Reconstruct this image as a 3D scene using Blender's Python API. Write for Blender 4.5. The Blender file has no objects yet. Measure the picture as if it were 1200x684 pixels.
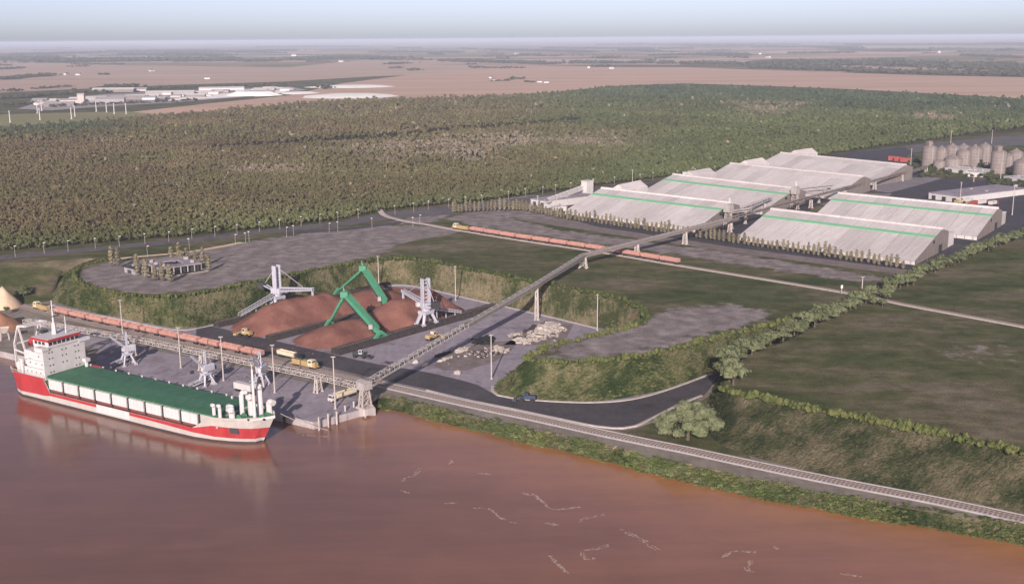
import bpy, math, random, bmesh
import numpy as np
from mathutils import Vector, Matrix, noise
from mathutils.geometry import delaunay_2d_cdt

scene = bpy.context.scene
rnd = random.Random(7)
R = math.radians

# ------------------------------------------------------------------ camera
FPX, CX, CY, CAMH, HORY = 1300.0, 600.0, 342.0, 150.0, 45.0
ROLL = math.atan(9 / 1200)
PITCH = math.atan((CY - HORY) / FPX)
cam_d = bpy.data.cameras.new('camera')
cam = bpy.data.objects.new('camera', cam_d)
scene.collection.objects.link(cam)
cr, sr = math.cos(ROLL), math.sin(ROLL)
U = Vector((0, math.sin(PITCH), math.cos(PITCH)))
Fw = Vector((0, math.cos(PITCH), -math.sin(PITCH)))
Rt = Vector((1, 0, 0))
right, up = Rt * cr - U * sr, Rt * sr + U * cr
m = Matrix.Identity(4)
for i in range(3):
    m[i][0], m[i][1], m[i][2] = right[i], up[i], -Fw[i]
m[2][3] = CAMH
cam.matrix_world = m
cam_d.sensor_width = 36.0
cam_d.lens = 36.0 * FPX / 1200.0
cam_d.clip_start = 1.0
cam_d.clip_end = 200000.0
scene.camera = cam

# ------------------------------------------------------------------ world, sun, exposure
SUN_EL, SHADOW_AZ = 21.5, 83.0          # shadows point towards this azimuth (from +X)
sun_dir = Vector((-math.cos(R(SHADOW_AZ)), -math.sin(R(SHADOW_AZ)), math.tan(R(SUN_EL)))).normalized()
world = bpy.data.worlds.new('World')
scene.world = world
world.use_nodes = True
wn = world.node_tree
bg = wn.nodes['Background']
sky = wn.nodes.new('ShaderNodeTexSky')
sky.sky_type = 'NISHITA'
sky.sun_disc = False
sky.sun_elevation = R(SUN_EL)
sky.sun_rotation = math.atan2(sun_dir.x, sun_dir.y)
sky.air_density = 0.42
sky.dust_density = 0.9
sky.ozone_density = 0.3
veil = wn.nodes.new('ShaderNodeHueSaturation')      # thin high cloud: the whole sky a little greyer
veil.inputs['Saturation'].default_value = 0.68
wn.links.new(sky.outputs[0], veil.inputs['Color'])
cool = wn.nodes.new('ShaderNodeMixRGB'); cool.blend_type = 'MULTIPLY'; cool.inputs[0].default_value = 1.0
cool.inputs[2].default_value = (1.03, 0.965, 1.04, 1)
wn.links.new(veil.outputs[0], cool.inputs[1])
wn.links.new(cool.outputs[0], bg.inputs[0])
bg.inputs[1].default_value = 0.104
sun_l = bpy.data.lights.new('sun', 'SUN')
sun = bpy.data.objects.new('sun', sun_l)
scene.collection.objects.link(sun)
sun_l.energy = 4.8
sun_l.angle = R(0.5)
sun_l.color = (1.0, 0.90, 0.82)
sun.rotation_euler = sun_dir.to_track_quat('Z', 'Y').to_euler()
scene.view_settings.view_transform = 'Standard'
scene.view_settings.look = 'None'
scene.view_settings.exposure = 0.42
scene.view_settings.gamma = 1.0
scene.view_settings.use_curve_mapping = False
scene.cycles.max_bounces = 5
scene.cycles.volume_bounces = 0
scene.cycles.transparent_max_bounces = 6

# ------------------------------------------------------------------ helpers
def at(px, py, z=0.0):
    """ground point that the photograph shows at (px, py), at height z"""
    u, v = px - CX, CY - py
    u2, v2 = cr * u + sr * v, -sr * u + cr * v
    d = Vector((u2, FPX * math.cos(PITCH) + v2 * math.sin(PITCH), -FPX * math.sin(PITCH) + v2 * math.cos(PITCH)))
    t = (z - CAMH) / d.z
    return Vector((d.x * t, d.y * t, z))

LOW, HIGH = 3.0, 17.0

def az(a, b):
    return math.atan2(b[1] - a[1], b[0] - a[0])

ORD = ('first second third fourth fifth sixth seventh eighth ninth tenth eleventh twelfth thirteenth fourteenth fifteenth '
       'sixteenth seventeenth eighteenth nineteenth').split()
TENS = ['', '', 'twenty', 'thirty', 'forty', 'fifty', 'sixty', 'seventy', 'eighty', 'ninety']
def ordn(i):
    n = i + 1
    if n < 20: return ORD[n - 1]
    t, u = divmod(n, 10)
    if u == 0: return TENS[t][:-1] + 'ieth'
    return TENS[t] + '-' + ORD[u - 1]

def nrm(*a, **k):
    return None

class NT:
    def __init__(s, name):
        s.m = bpy.data.materials.new(name)
        s.m.use_nodes = True
        s.t = s.m.node_tree
        s.b = s.t.nodes['Principled BSDF']
    def n(s, ty, **kw):
        x = s.t.nodes.new(ty)
        for k, v in kw.items():
            if k.startswith('i_'):
                key = k[2:]
                x.inputs[int(key) if key.isdigit() else key].default_value = v
            else:
                setattr(x, k, v)
        return x
    def l(s, a, b):
        s.t.links.new(a, b)
    def noise(s, scale, detail=4, vec=None, rough=0.6, stretch=None, obj=True):
        nz = s.n('ShaderNodeTexNoise')
        nz.inputs['Scale'].default_value = scale
        nz.inputs['Detail'].default_value = detail
        nz.inputs['Roughness'].default_value = rough
        if vec is None:
            g = s.n('ShaderNodeNewGeometry')
            vec = g.outputs['Position']
        if stretch:
            mp = s.n('ShaderNodeMapping')
            mp.inputs['Scale'].default_value = stretch[:3]
            if len(stretch) > 3: mp.inputs['Rotation'].default_value = (0, 0, stretch[3])
            s.l(vec, mp.inputs['Vector'])
            vec = mp.outputs[0]
        s.l(vec, nz.inputs['Vector'])
        return nz.outputs['Fac']
    def ramp(s, fac, stops, interp='LINEAR'):
        r = s.n('ShaderNodeValToRGB')
        r.color_ramp.interpolation = interp
        e = r.color_ramp.elements
        while len(e) > 1: e.remove(e[-1])
        e[0].position = stops[0][0]; e[0].color = c4(stops[0][1])
        for p, c in stops[1:]:
            x = e.new(p); x.color = c4(c)
        s.l(fac, r.inputs[0])
        return r.outputs[0]
    def mix(s, fac, a, b, mode='MIX'):
        x = s.n('ShaderNodeMixRGB', blend_type=mode)
        for v, i in ((fac, 0), (a, 1), (b, 2)):
            if isinstance(v, (int, float)): x.inputs[i].default_value = v
            elif isinstance(v, (tuple, list)): x.inputs[i].default_value = c4(v)
            else: s.l(v, x.inputs[i])
        return x.outputs[0]
    def math(s, op, a, b=0.0):
        x = s.n('ShaderNodeMath', operation=op)
        for v, i in ((a, 0), (b, 1)):
            if isinstance(v, (int, float)): x.inputs[i].default_value = v
            else: s.l(v, x.inputs[i])
        return x.outputs[0]
    def attr(s, name, ty='GEOMETRY'):
        x = s.n('ShaderNodeAttribute', attribute_name=name, attribute_type=ty)
        return x
    def bump(s, h, dist=0.2, strength=0.6):
        b = s.n('ShaderNodeBump')
        b.inputs['Distance'].default_value = dist
        b.inputs['Strength'].default_value = strength
        s.l(h, b.inputs['Height'])
        s.l(b.outputs[0], s.b.inputs['Normal'])
    def out(s, col, rough=0.8, spec=0.3, metal=0.0):
        if isinstance(col, (tuple, list)): s.b.inputs['Base Color'].default_value = c4(col)
        else: s.l(col, s.b.inputs['Base Color'])
        s.b.inputs['Roughness'].default_value = rough
        s.b.inputs['Specular IOR Level'].default_value = spec
        s.b.inputs['Metallic'].default_value = metal
        return s.m

def c4(c):
    if isinstance(c, (int, float)): return (c, c, c, 1)
    return tuple(c) + (1,) if len(c) == 3 else tuple(c)

def sc(c, f): return tuple(min(1, x * f) for x in c)

def paint(name, col, rough=0.5, var=0.18, scale=0.6, spec=0.3, metal=0.0, dirt=None):
    """painted or plain surface with wear and streaks"""
    t = NT(name)
    a = t.noise(scale, 5, stretch=(1, 1, 0.35))
    cc = t.ramp(a, [(0.3, sc(col, 1 - var)), (0.7, sc(col, 1 + var * 0.6))])
    if dirt:
        b = t.noise(scale * 3, 5, stretch=(1, 1, 0.2))
        f = t.ramp(b, [(0.5, 0.0), (0.72, 0.75)])
        cc = t.mix(f, cc, dirt)
    return t.out(cc, rough, spec, metal)

M = {}
WARM = (1.0, 0.93, 0.95)
M['white'] = paint('white_paint', (0.52, 0.485, 0.485), 0.45, 0.1, 0.5)
M['white_rust'] = paint('white_hull_paint', (0.41, 0.375, 0.36), 0.45, 0.12, 0.3, dirt=(0.42, 0.33, 0.27))
M['ship_red'] = paint('red_hull_paint', (0.36, 0.035, 0.042), 0.4, 0.18, 0.25, dirt=(0.32, 0.06, 0.05))
M['ship_green'] = paint('green_hatch_paint', (0.052, 0.145, 0.085), 0.6, 0.2, 0.25, spec=0.2, dirt=(0.06, 0.13, 0.075))
M['ship_green2'] = paint('green_deck_paint', (0.06, 0.18, 0.10), 0.6, 0.2, 0.6)
M['deck_shade_red'] = paint('dark_red_deck_and_coaming_shade', (0.16, 0.06, 0.055), 0.7)  # side deck paint; on the lower coaming it stands in for shade
M['boot'] = paint('dark_boot_topping', (0.05, 0.04, 0.045), 0.6)
M['dark'] = paint('dark_grey_steel', (0.045, 0.045, 0.05), 0.6)
M['black'] = paint('black_rubber', (0.02, 0.02, 0.022), 0.7)
M['glass'] = paint('window_glass', (0.03, 0.04, 0.05), 0.12, spec=0.6)
M['steel'] = paint('pale_grey_steel', (0.40, 0.39, 0.45), 0.5, 0.15, 1.0)
M['galv'] = paint('galvanised_steel', (0.41, 0.355, 0.335), 0.5, 0.18, 1.2, dirt=(0.32, 0.27, 0.25))
M['galvdark'] = paint('weathered_belt_cover', (0.215, 0.195, 0.185), 0.7, 0.25, 0.8)
M['belt'] = paint('conveyor_belt_rubber', (0.06, 0.055, 0.055), 0.8)
M['lattice'] = paint('faded_white_steel', (0.34, 0.305, 0.30), 0.6, 0.2, 0.8)
M['green_crane'] = paint('green_machine_paint', (0.065, 0.235, 0.14), 0.55, 0.15, 0.6)
M['yellow'] = paint('yellow_machine_paint', (0.38, 0.27, 0.13), 0.5, 0.2, 0.8)
M['cream'] = paint('cream_paint', (0.58, 0.50, 0.38), 0.5, 0.15, 0.8)
M['pinkwagon'] = paint('faded_red_wagon_paint', (0.43, 0.215, 0.18), 0.6, 0.2, 0.5, dirt=(0.50, 0.33, 0.29))
M['wagonload'] = paint('reddish_wagon_load', (0.45, 0.24, 0.20), 0.9, 0.3, 1.5)
M['red'] = paint('bright_red_paint', (0.30, 0.06, 0.055), 0.6)
M['blue'] = paint('dull_blue_paint', (0.04, 0.05, 0.085), 0.5)
M['rail'] = paint('rail_steel', (0.20, 0.15, 0.13), 0.4, 0.2, 2.0)
M['sleeper'] = paint('concrete_sleeper', (0.36, 0.30, 0.28), 0.9, 0.25, 2.0)
M['ballast'] = paint('railway_ballast', (0.24, 0.19, 0.18), 0.95, 0.35, 1.5)
M['kerb'] = paint('pale_concrete', (0.46, 0.40, 0.38), 0.85, 0.2, 0.5, dirt=(0.30, 0.26, 0.24))
M['line'] = paint('worn_white_marking', (0.5, 0.47, 0.5), 0.8, 0.25, 1.0)
M['quayface'] = paint('stained_quay_concrete', (0.36, 0.32, 0.33), 0.85, 0.25, 0.4, dirt=(0.18, 0.13, 0.11))
M['berm'] = paint('dark_stockyard_berm', (0.042, 0.034, 0.034), 0.95, 0.35, 0.6)
def roof_mat():
    t = NT('pale_metal_roof_sheet')
    oi = t.n('ShaderNodeObjectInfo').outputs['Random']
    a = t.noise(0.07, 5); b = t.noise(0.5, 5, stretch=(1, 1, 0.3))
    cc = t.ramp(a, [(0.3, (0.53, 0.475, 0.47)), (0.7, (0.64, 0.58, 0.57))])
    oc = t.n('ShaderNodeTexCoord').outputs['Object']
    va = t.n('ShaderNodeVectorMath', operation='ADD'); t.l(oc, va.inputs[0])
    cmb = t.n('ShaderNodeCombineXYZ'); t.l(t.math('MULTIPLY', oi, 90.0), cmb.inputs[0]); t.l(cmb.outputs[0], va.inputs[1])
    ribs = t.noise(1.1, 3, vec=va.outputs[0], stretch=(1.0, 0.025, 0.025))
    cc = t.mix(1.0, cc, t.ramp(ribs, [(0.35, 0.86), (0.62, 1.05)]), 'MULTIPLY')
    dust = t.noise(0.035, 6, rough=0.75)
    cc = t.mix(t.ramp(dust, [(0.48, 0.0), (0.70, 0.55)]), cc, (0.42, 0.35, 0.32))
    cc = t.mix(1.0, cc, t.ramp(b, [(0.35, 0.93), (0.65, 1.05)]), 'MULTIPLY')
    cc = t.mix(1.0, cc, t.ramp(oi, [(0.0, 0.84), (0.5, 0.98), (1.0, 1.06)]), 'MULTIPLY')
    return t.out(cc, 0.55, 0.3)
M['roof'] = roof_mat()
M['roofgreen'] = paint('green_roof_light', (0.20, 0.45, 0.26), 0.5, 0.12, 0.2)
M['cladding'] = paint('grey_brown_cladding', (0.20, 0.165, 0.155), 0.7, 0.2, 0.4, dirt=(0.18, 0.15, 0.14))
M['silo'] = paint('silo_concrete', (0.21, 0.172, 0.162), 0.8, 0.2, 0.3, dirt=(0.15, 0.12, 0.11))
M['concrete'] = paint('grey_concrete', (0.30, 0.27, 0.28), 0.9, 0.15, 0.3)
M['trunk'] = paint('tree_bark', (0.10, 0.075, 0.055), 0.95, 0.3, 3.0)
M['brickbrown'] = paint('brown_earth_wall', (0.26, 0.13, 0.08), 0.9, 0.3, 0.3)
M['sand'] = paint('pale_sand', (0.58, 0.42, 0.30), 0.95, 0.2, 0.3)
M['rubble'] = paint('pale_rubble', (0.43, 0.37, 0.335), 0.95, 0.3, 0.8)
M['scrap'] = paint('dark_scrap', (0.06, 0.045, 0.045), 0.9, 0.5, 1.5)
M['floodgrey'] = paint('grey_floodlight', (0.40, 0.37, 0.35), 0.5)
M['lampw'] = paint('white_lamp_head', (0.8, 0.8, 0.8), 0.4)
M['dusty'] = paint('dusty_ground', (0.19, 0.15, 0.145), 0.95, 0.35, 0.25)

# foliage with per-object variation
def foliage(name, cols, inst=False, bright=1.0):
    t = NT(name)
    a = t.noise(0.35, 4)
    b = t.noise(2.2, 2)
    if inst:
        tint = t.attr('tint', 'INSTANCER').outputs['Color']
        f = t.ramp(b, [(0.25, 0.45), (0.75, 1.55)])
        cc = t.mix(1.0, tint, f, 'MULTIPLY')
    else:
        oi = t.n('ShaderNodeObjectInfo').outputs['Random']
        s_ = t.math('ADD', t.math('MULTIPLY', a, 0.75), t.math('MULTIPLY', oi, 0.25))
        cc = t.ramp(s_, [(0.3, cols[0]), (0.5, cols[1]), (0.7, cols[2])])
        f = t.ramp(b, [(0.25, 0.6), (0.75, 1.35)])
        cc = t.mix(1.0, cc, f, 'MULTIPLY')
    t.b.inputs['Subsurface Weight'].default_value = 0.0
    return t.out(cc, 0.85, 0.15)
M['leaf'] = foliage('broad_leaf_foliage', [(0.075, 0.095, 0.035), (0.115, 0.135, 0.055), (0.16, 0.175, 0.08)])
M['leafpale'] = foliage('pale_leaf_foliage', [(0.072, 0.083, 0.04), (0.108, 0.12, 0.062), (0.15, 0.16, 0.088)])
M['hedge'] = foliage('hedge_foliage', [(0.045, 0.058, 0.018), (0.078, 0.092, 0.03), (0.125, 0.13, 0.048)])
M['cypress'] = foliage('cypress_foliage', [(0.12, 0.10, 0.065), (0.17, 0.145, 0.095), (0.22, 0.19, 0.13)])
M['instleaf'] = foliage('woodland_foliage', None, inst=True)

# grass for the banks: streaks run down the slope (UV x = along, y = down)
def bank_mat(name, dark, mid, tan, tan_at=0.55):
    t = NT(name)
    uv = t.n('ShaderNodeTexCoord').outputs['UV']
    big = t.noise(0.05, 5, rough=0.7)
    streak = t.noise(1.0, 5, vec=uv, stretch=(0.45, 0.16, 1))
    fine = t.noise(1.1, 5)
    s_ = t.math('ADD', t.math('MULTIPLY', big, 0.75), t.math('MULTIPLY', streak, 0.25))
    cc = t.ramp(s_, [(0.42, dark), (0.48, mid), (tan_at, tan), (tan_at + 0.08, sc(tan, 1.3))])
    f = t.ramp(fine, [(0.25, 0.6), (0.75, 1.4)])
    cc = t.mix(1.0, cc, f, 'MULTIPLY')
    t.bump(t.math('ADD', streak, fine), 1.2, 0.9)
    return t.out(cc, 0.95, 0.1)
M['bank'] = bank_mat('rough_bank_grass', (0.026, 0.038, 0.013), (0.062, 0.070, 0.028), (0.135, 0.118, 0.066), 0.545)
M['bankdry'] = bank_mat('dry_bank_grass', (0.045, 0.052, 0.021), (0.088, 0.088, 0.042), (0.155, 0.128, 0.078), 0.525)
M['bankdark'] = bank_mat('dark_bank_grass', (0.026, 0.034, 0.014), (0.048, 0.052, 0.025), (0.100, 0.085, 0.052), 0.55)

# plateau: grass / bare gravel by zone attribute plus noise
def land_mat():
    t = NT('plateau_ground')
    zone = t.attr('gravel').outputs['Fac']
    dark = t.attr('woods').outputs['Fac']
    g1 = t.noise(0.030, 8, rough=0.72, stretch=(0.55, 1.3, 1, R(35)))
    g2 = t.noise(0.12, 5)
    g3 = t.noise(1.3, 3)
    grass = t.ramp(g1, [(0.33, (0.036, 0.050, 0.017)), (0.43, (0.064, 0.074, 0.028)), (0.51, (0.092, 0.088, 0.042)), (0.59, (0.140, 0.114, 0.075)), (0.70, (0.18, 0.15, 0.115))])
    grav = t.ramp(g2, [(0.3, (0.185, 0.153, 0.152)), (0.5, (0.21, 0.176, 0.172)), (0.7, (0.25, 0.21, 0.205))])
    edge = t.math('ADD', zone, t.math('MULTIPLY', t.math('SUBTRACT', g2, 0.5), 1.1))
    f = t.ramp(edge, [(0.38, 0.0), (0.62, 1.0)])
    cc = t.mix(f, grass, grav)
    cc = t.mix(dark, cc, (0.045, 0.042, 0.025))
    v = t.ramp(g3, [(0.25, 0.62), (0.75, 1.38)])
    cc = t.mix(1.0, cc, v, 'MULTIPLY')
    v2 = t.ramp(g2, [(0.3, 0.72), (0.7, 1.28)])
    cc = t.mix(1.0, cc, v2, 'MULTIPLY')
    t.bump(g3, 0.4, 0.7)
    return t.out(cc, 0.95, 0.1)
M['land'] = land_mat()

def far_mat():
    t = NT('far_farmland')
    g = t.n('ShaderNodeNewGeometry').outputs['Position']
    mp = t.n('ShaderNodeMapping')
    mp.inputs['Scale'].default_value = (0.0008, 0.0016, 0)
    mp.inputs['Rotation'].default_value = (0, 0, R(18))
    t.l(g, mp.inputs['Vector'])
    wob = t.n('ShaderNodeTexVoronoi')
    wob.distance = 'MANHATTAN'
    wob.inputs['Scale'].default_value = 1.0
    t.l(mp.outputs[0], wob.inputs['Vector'])
    sep = t.n('ShaderNodeSeparateColor')
    t.l(wob.outputs['Color'], sep.inputs[0])
    cc = t.ramp(sep.outputs[0], [(0.0, (0.38, 0.25, 0.19)), (0.18, (0.17, 0.16, 0.10)), (0.3, (0.46, 0.32, 0.25)),
                                 (0.5, (0.26, 0.19, 0.13)), (0.66, (0.18, 0.17, 0.10)), (0.8, (0.50, 0.37, 0.29)), (0.92, (0.10, 0.10, 0.06))], 'CONSTANT')
    n1 = t.noise(0.0011, 5, stretch=(0.5, 1.6, 1))
    cc = t.mix(t.ramp(n1, [(0.42, 0.0), (0.62, 0.8)]), cc, (0.15, 0.13, 0.085))
    n2 = t.noise(0.01, 4, stretch=(0.3, 2.0, 1, R(18)))
    cc = t.mix(1.0, cc, t.ramp(n2, [(0.3, 0.85), (0.7, 1.15)]), 'MULTIPLY')
    return t.out(cc, 1.0, 0.0)
M['far'] = far_mat()

def field_mat(name, col, streak=0.0):
    t = NT(name)
    a = t.noise(0.0035, 5, stretch=(0.35, 1.8, 1, R(12)))
    b = t.noise(0.03, 4, stretch=(0.2, 2.2, 1, R(12)))
    cc = t.ramp(a, [(0.3, sc(col, 0.86)), (0.7, sc(col, 1.1))])
    cc = t.mix(1.0, cc, t.ramp(b, [(0.3, 0.92), (0.7, 1.07)]), 'MULTIPLY')
    return t.out(cc, 1.0, 0.0)
M['field_pink'] = field_mat('ploughed_pink_field', (0.48, 0.325, 0.255))
M['field_mauve'] = field_mat('bare_mauve_field', (0.42, 0.305, 0.25))
M['field_green'] = field_mat('olive_meadow', (0.23, 0.215, 0.12))
M['field_tan'] = field_mat('pale_stubble_field', (0.40, 0.29, 0.21))
M['salt'] = paint('white_salt_flat', (0.80, 0.76, 0.72), 0.9, 0.08, 0.02)

def asphalt(name, col, wear=0.18):
    t = NT(name)
    a = t.noise(0.05, 5)
    b = t.noise(0.5, 5, stretch=(1, 0.35, 1, R(33)))
    c_ = t.noise(4.0, 2)
    cc = t.ramp(a, [(0.3, sc(col, 1 - wear)), (0.7, sc(col, 1 + wear))])
    cc = t.mix(1.0, cc, t.ramp(b, [(0.3, 0.85), (0.7, 1.15)]), 'MULTIPLY')
    cc = t.mix(1.0, cc, t.ramp(c_, [(0.3, 0.9), (0.7, 1.1)]), 'MULTIPLY')
    st = t.noise(0.09, 6, rough=0.75)
    cc = t.mix(1.0, cc, t.ramp(st, [(0.36, 0.66), (0.46, 1.0), (0.60, 1.0), (0.70, 1.18)]), 'MULTIPLY')
    tr = t.noise(0.5, 3, stretch=(0.08, 2.2, 1, R(-33)))
    cc = t.mix(1.0, cc, t.ramp(tr, [(0.38, 0.92), (0.55, 1.03)]), 'MULTIPLY')
    return t.out(cc, 0.85, 0.25)
M['yard'] = asphalt('worn_yard_asphalt', (0.27, 0.232, 0.268), 0.10)
M['road'] = asphalt('dark_road_asphalt', (0.070, 0.062, 0.070))
M['greyroad'] = asphalt('grey_road', (0.115, 0.10, 0.105), 0.15)
M['apron'] = asphalt('pale_apron', (0.20, 0.175, 0.19), 0.15)
M['darkapron'] = asphalt('dark_apron', (0.055, 0.050, 0.062), 0.15)
M['tan_ground'] = asphalt('tan_riverside_ground', (0.215, 0.18, 0.155), 0.25)
M['trackroad'] = asphalt('pale_dirt_track', (0.33, 0.275, 0.25), 0.2)

def ore_mat():
    t = NT('reddish_ore')
    a = t.noise(0.09, 5)
    b = t.noise(1.4, 6, rough=0.7)
    cc = t.ramp(a, [(0.3, (0.155, 0.068, 0.056)), (0.5, (0.205, 0.092, 0.073)), (0.7, (0.28, 0.14, 0.108))])
    cc = t.mix(1.0, cc, t.ramp(b, [(0.3, 0.8), (0.7, 1.25)]), 'MULTIPLY')
    t.bump(b, 0.6, 0.8)
    return t.out(cc, 0.95, 0.1)
M['ore'] = ore_mat()

def water_mat():
    t = NT('muddy_river_water')
    z = t.attr('silt').outputs['Fac']
    n1 = t.noise(0.012, 4, stretch=(0.5, 1.3, 1, R(30)))
    n2 = t.noise(0.05, 4)
    f = t.math('ADD', z, t.math('MULTIPLY', t.math('SUBTRACT', n1, 0.5), 0.8))
    cc = t.ramp(f, [(0.0, (0.165, 0.076, 0.052)), (0.35, (0.255, 0.110, 0.068)), (0.65, (0.295, 0.128, 0.067)), (1.0, (0.34, 0.145, 0.053))])
    cc = t.mix(1.0, cc, t.ramp(n2, [(0.3, 0.94), (0.7, 1.06)]), 'MULTIPLY')
    n3 = t.noise(0.035, 7, stretch=(0.22, 1.5, 1, R(-28)), rough=0.72)
    cc = t.mix(1.0, cc, t.ramp(n3, [(0.35, 0.86), (0.65, 1.13)]), 'MULTIPLY')
    w1 = t.noise(1.3, 6, stretch=(0.7, 1.2, 1, R(20)), rough=0.7)
    w2 = t.noise(0.16, 4, stretch=(0.6, 1.3, 1, R(-20)))
    gust = t.ramp(t.noise(0.015, 4, stretch=(0.5, 1.2, 1, R(-25))), [(0.38, 0.35), (0.62, 1.0)])
    t.bump(t.math('MULTIPLY', t.math('ADD', w1, t.math('MULTIPLY', w2, 2.0)), gust), 0.13, 0.38)
    return t.out(cc, 0.07, 0.45)
M['water'] = water_mat()
t_ = NT('river_foam')
M['foam'] = t_.out(t_.ramp(t_.noise(0.8, 4), [(0.38, (0.24, 0.13, 0.10)), (0.66, (0.52, 0.40, 0.36))]), 0.7)

# ------------------------------------------------------------------ mesh builder
class MB:
    def __init__(s):
        s.v, s.f, s.mi = [], [], []
    def add(s, vs, fs, mi=0):
        o = len(s.v)
        s.v.extend([tuple(x) for x in vs])
        s.f.extend([tuple(i + o for i in f) for f in fs])
        s.mi.extend([mi] * len(fs))
    def box(s, x0, x1, y0, y1, z0, z1, mi=0, mt=None):
        vs = [Vector(p) for p in ((x0, y0, z0), (x1, y0, z0), (x1, y1, z0), (x0, y1, z0), (x0, y0, z1), (x1, y0, z1), (x1, y1, z1), (x0, y1, z1))]
        if mt: vs = [mt @ p for p in vs]
        s.add(vs, [(3, 2, 1, 0), (4, 5, 6, 7), (0, 1, 5, 4), (1, 2, 6, 5), (2, 3, 7, 6), (3, 0, 4, 7)], mi)
    def bar(s, a, b, w=0.2, h=None, n=4, mi=0, w2=None):
        """bar from a to b, n sides, radius w (w2 at the far end)"""
        a, b = Vector(a), Vector(b)
        d = (b - a)
        if d.length < 1e-6: return
        d.normalize()
        up_ = Vector((0, 0, 1)) if abs(d.z) < 0.95 else Vector((1, 0, 0))
        sx = d.cross(up_).normalized(); sy = sx.cross(d)
        w2 = w if w2 is None else w2
        h = w if h is None else h
        h2 = h * (w2 / w)
        vs = []
        for p, ww, hh in ((a, w, h), (b, w2, h2)):
            for k in range(n):
                t = 2 * math.pi * (k + 0.5) / n
                q = 1.0 if n > 4 else math.sqrt(2)
                vs.append(p + sx * (math.cos(t) * ww * q) + sy * (math.sin(t) * hh * q))
        fs = [(k, (k + 1) % n, n + (k + 1) % n, n + k) for k in range(n)]
        fs += [tuple(range(n - 1, -1, -1)), tuple(range(n, 2 * n))]
        s.add(vs, fs, mi)
    def cyl(s, c, r, h, n=12, mi=0, r2=None):
        c = Vector(c)
        r2 = r if r2 is None else r2
        vs = [c + Vector((math.cos(2 * math.pi * k / n) * r, math.sin(2 * math.pi * k / n) * r, 0)) for k in range(n)]
        vs += [c + Vector((math.cos(2 * math.pi * k / n) * r2, math.sin(2 * math.pi * k / n) * r2, h)) for k in range(n)]
        s.add(vs, [(k, (k + 1) % n, n + (k + 1) % n, n + k) for k in range(n)] + [tuple(range(n - 1, -1, -1)), tuple(range(n, 2 * n))], mi)
    def prism(s, pts, x0, x1, mi=0):
        """profile pts (y, z) swept along x"""
        n = len(pts)
        vs = [(x0, y, z) for y, z in pts] + [(x1, y, z) for y, z in pts]
        s.add(vs, [(k, (k + 1) % n, n + (k + 1) % n, n + k) for k in range(n)] + [tuple(range(n - 1, -1, -1)), tuple(range(n, 2 * n))], mi)
    def poly(s, pts, mi=0):
        s.add(pts, [tuple(range(len(pts)))], mi)
    def build(s, name, mats, parent=None, smooth=False, fix=True):
        me = bpy.data.meshes.new(name)
        me.from_pydata(s.v, [], s.f)
        if not isinstance(mats, (list, tuple)): mats = [mats]
        for x in mats: me.materials.append(M[x] if isinstance(x, str) else x)
        if len(mats) > 1: me.polygons.foreach_set('material_index', s.mi)
        if smooth: me.polygons.foreach_set('use_smooth', [True] * len(s.f))
        if fix:
            bm = bmesh.new(); bm.from_mesh(me)
            bmesh.ops.recalc_face_normals(bm, faces=bm.faces)
            bm.to_mesh(me); bm.free()
        me.update()
        return link(name, me, parent)

COL = scene.collection
def link(name, me, parent=None):
    o = bpy.data.objects.new(name, me)
    COL.objects.link(o)
    if parent is not None: o.parent = parent
    return o

def tag(o, label=None, cat=None, group=None, kind=None):
    if label: o['label'] = label
    if cat: o['category'] = cat
    if group: o['group'] = group
    if kind: o['kind'] = kind
    return o

def thing(name, label, cat, loc, rz=0.0, group=None):
    o = bpy.data.objects.new(name, None)
    COL.objects.link(o)
    o.location = loc
    o.rotation_euler = (0, 0, rz)
    o.empty_display_size = 1.0
    return tag(o, label, cat, group)

KIDS = {}
def copy_tree(o, parent=None):
    c = o.copy()
    COL.objects.link(c)
    if parent is not None: c.parent = parent
    for ch in KIDS_OF(o): copy_tree(ch, c)
    return c
def KIDS_OF(o):
    if o.name not in KIDS: KIDS[o.name] = list(o.children)
    return KIDS[o.name]

def dup(o, loc, rz=0.0, label=None, group=None, scale=None):
    c = copy_tree(o)
    c.location = loc
    c.rotation_euler = (0, 0, rz)
    if label: c['label'] = label
    if group: c['group'] = group
    if scale: c.scale = scale if hasattr(scale, '__len__') else (scale,) * 3
    return c

def structure(o): return tag(o, kind='structure')

def P(pts, z): return [at(p[0], p[1], p[2] if len(p) > 2 else z) for p in pts]

def sheet(name, pts, mat, dz=0.0, thick=0.0):
    """flat polygon sheet (concave allowed) at its points' height + dz"""
    pts = [Vector(p) + Vector((0, 0, dz)) for p in pts]
    r = delaunay_2d_cdt([p.xy for p in pts], [], [list(range(len(pts)))], 1, 1e-5)
    zs = {tuple(round(c, 3) for c in p.xy): p.z for p in pts}
    z0 = pts[0].z
    mb = MB()
    mb.add([(v.x, v.y, zs.get(tuple(round(c, 3) for c in v), z0)) for v in r[0]], [tuple(f) for f in r[2]])
    o = mb.build(name, mat, fix=False)
    me = o.data
    if len(me.polygons) and me.polygons[0].normal.z < 0: me.flip_normals()
    return structure(o)

def smooth_line(pts, step=4.0):
    """Catmull-Rom resample of 3-D points"""
    pts = [Vector(p) for p in pts]
    out = []
    n = len(pts)
    for i in range(n - 1):
        p0 = pts[max(i - 1, 0)]; p1 = pts[i]; p2 = pts[i + 1]; p3 = pts[min(i + 2, n - 1)]
        k = max(1, int((p2 - p1).length / step))
        for j in range(k):
            t = j / k
            out.append(0.5 * ((2 * p1) + (-p0 + p2) * t + (2 * p0 - 5 * p1 + 4 * p2 - p3) * t * t + (-p0 + 3 * p1 - 3 * p2 + p3) * t ** 3))
    out.append(pts[-1])
    return out

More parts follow.
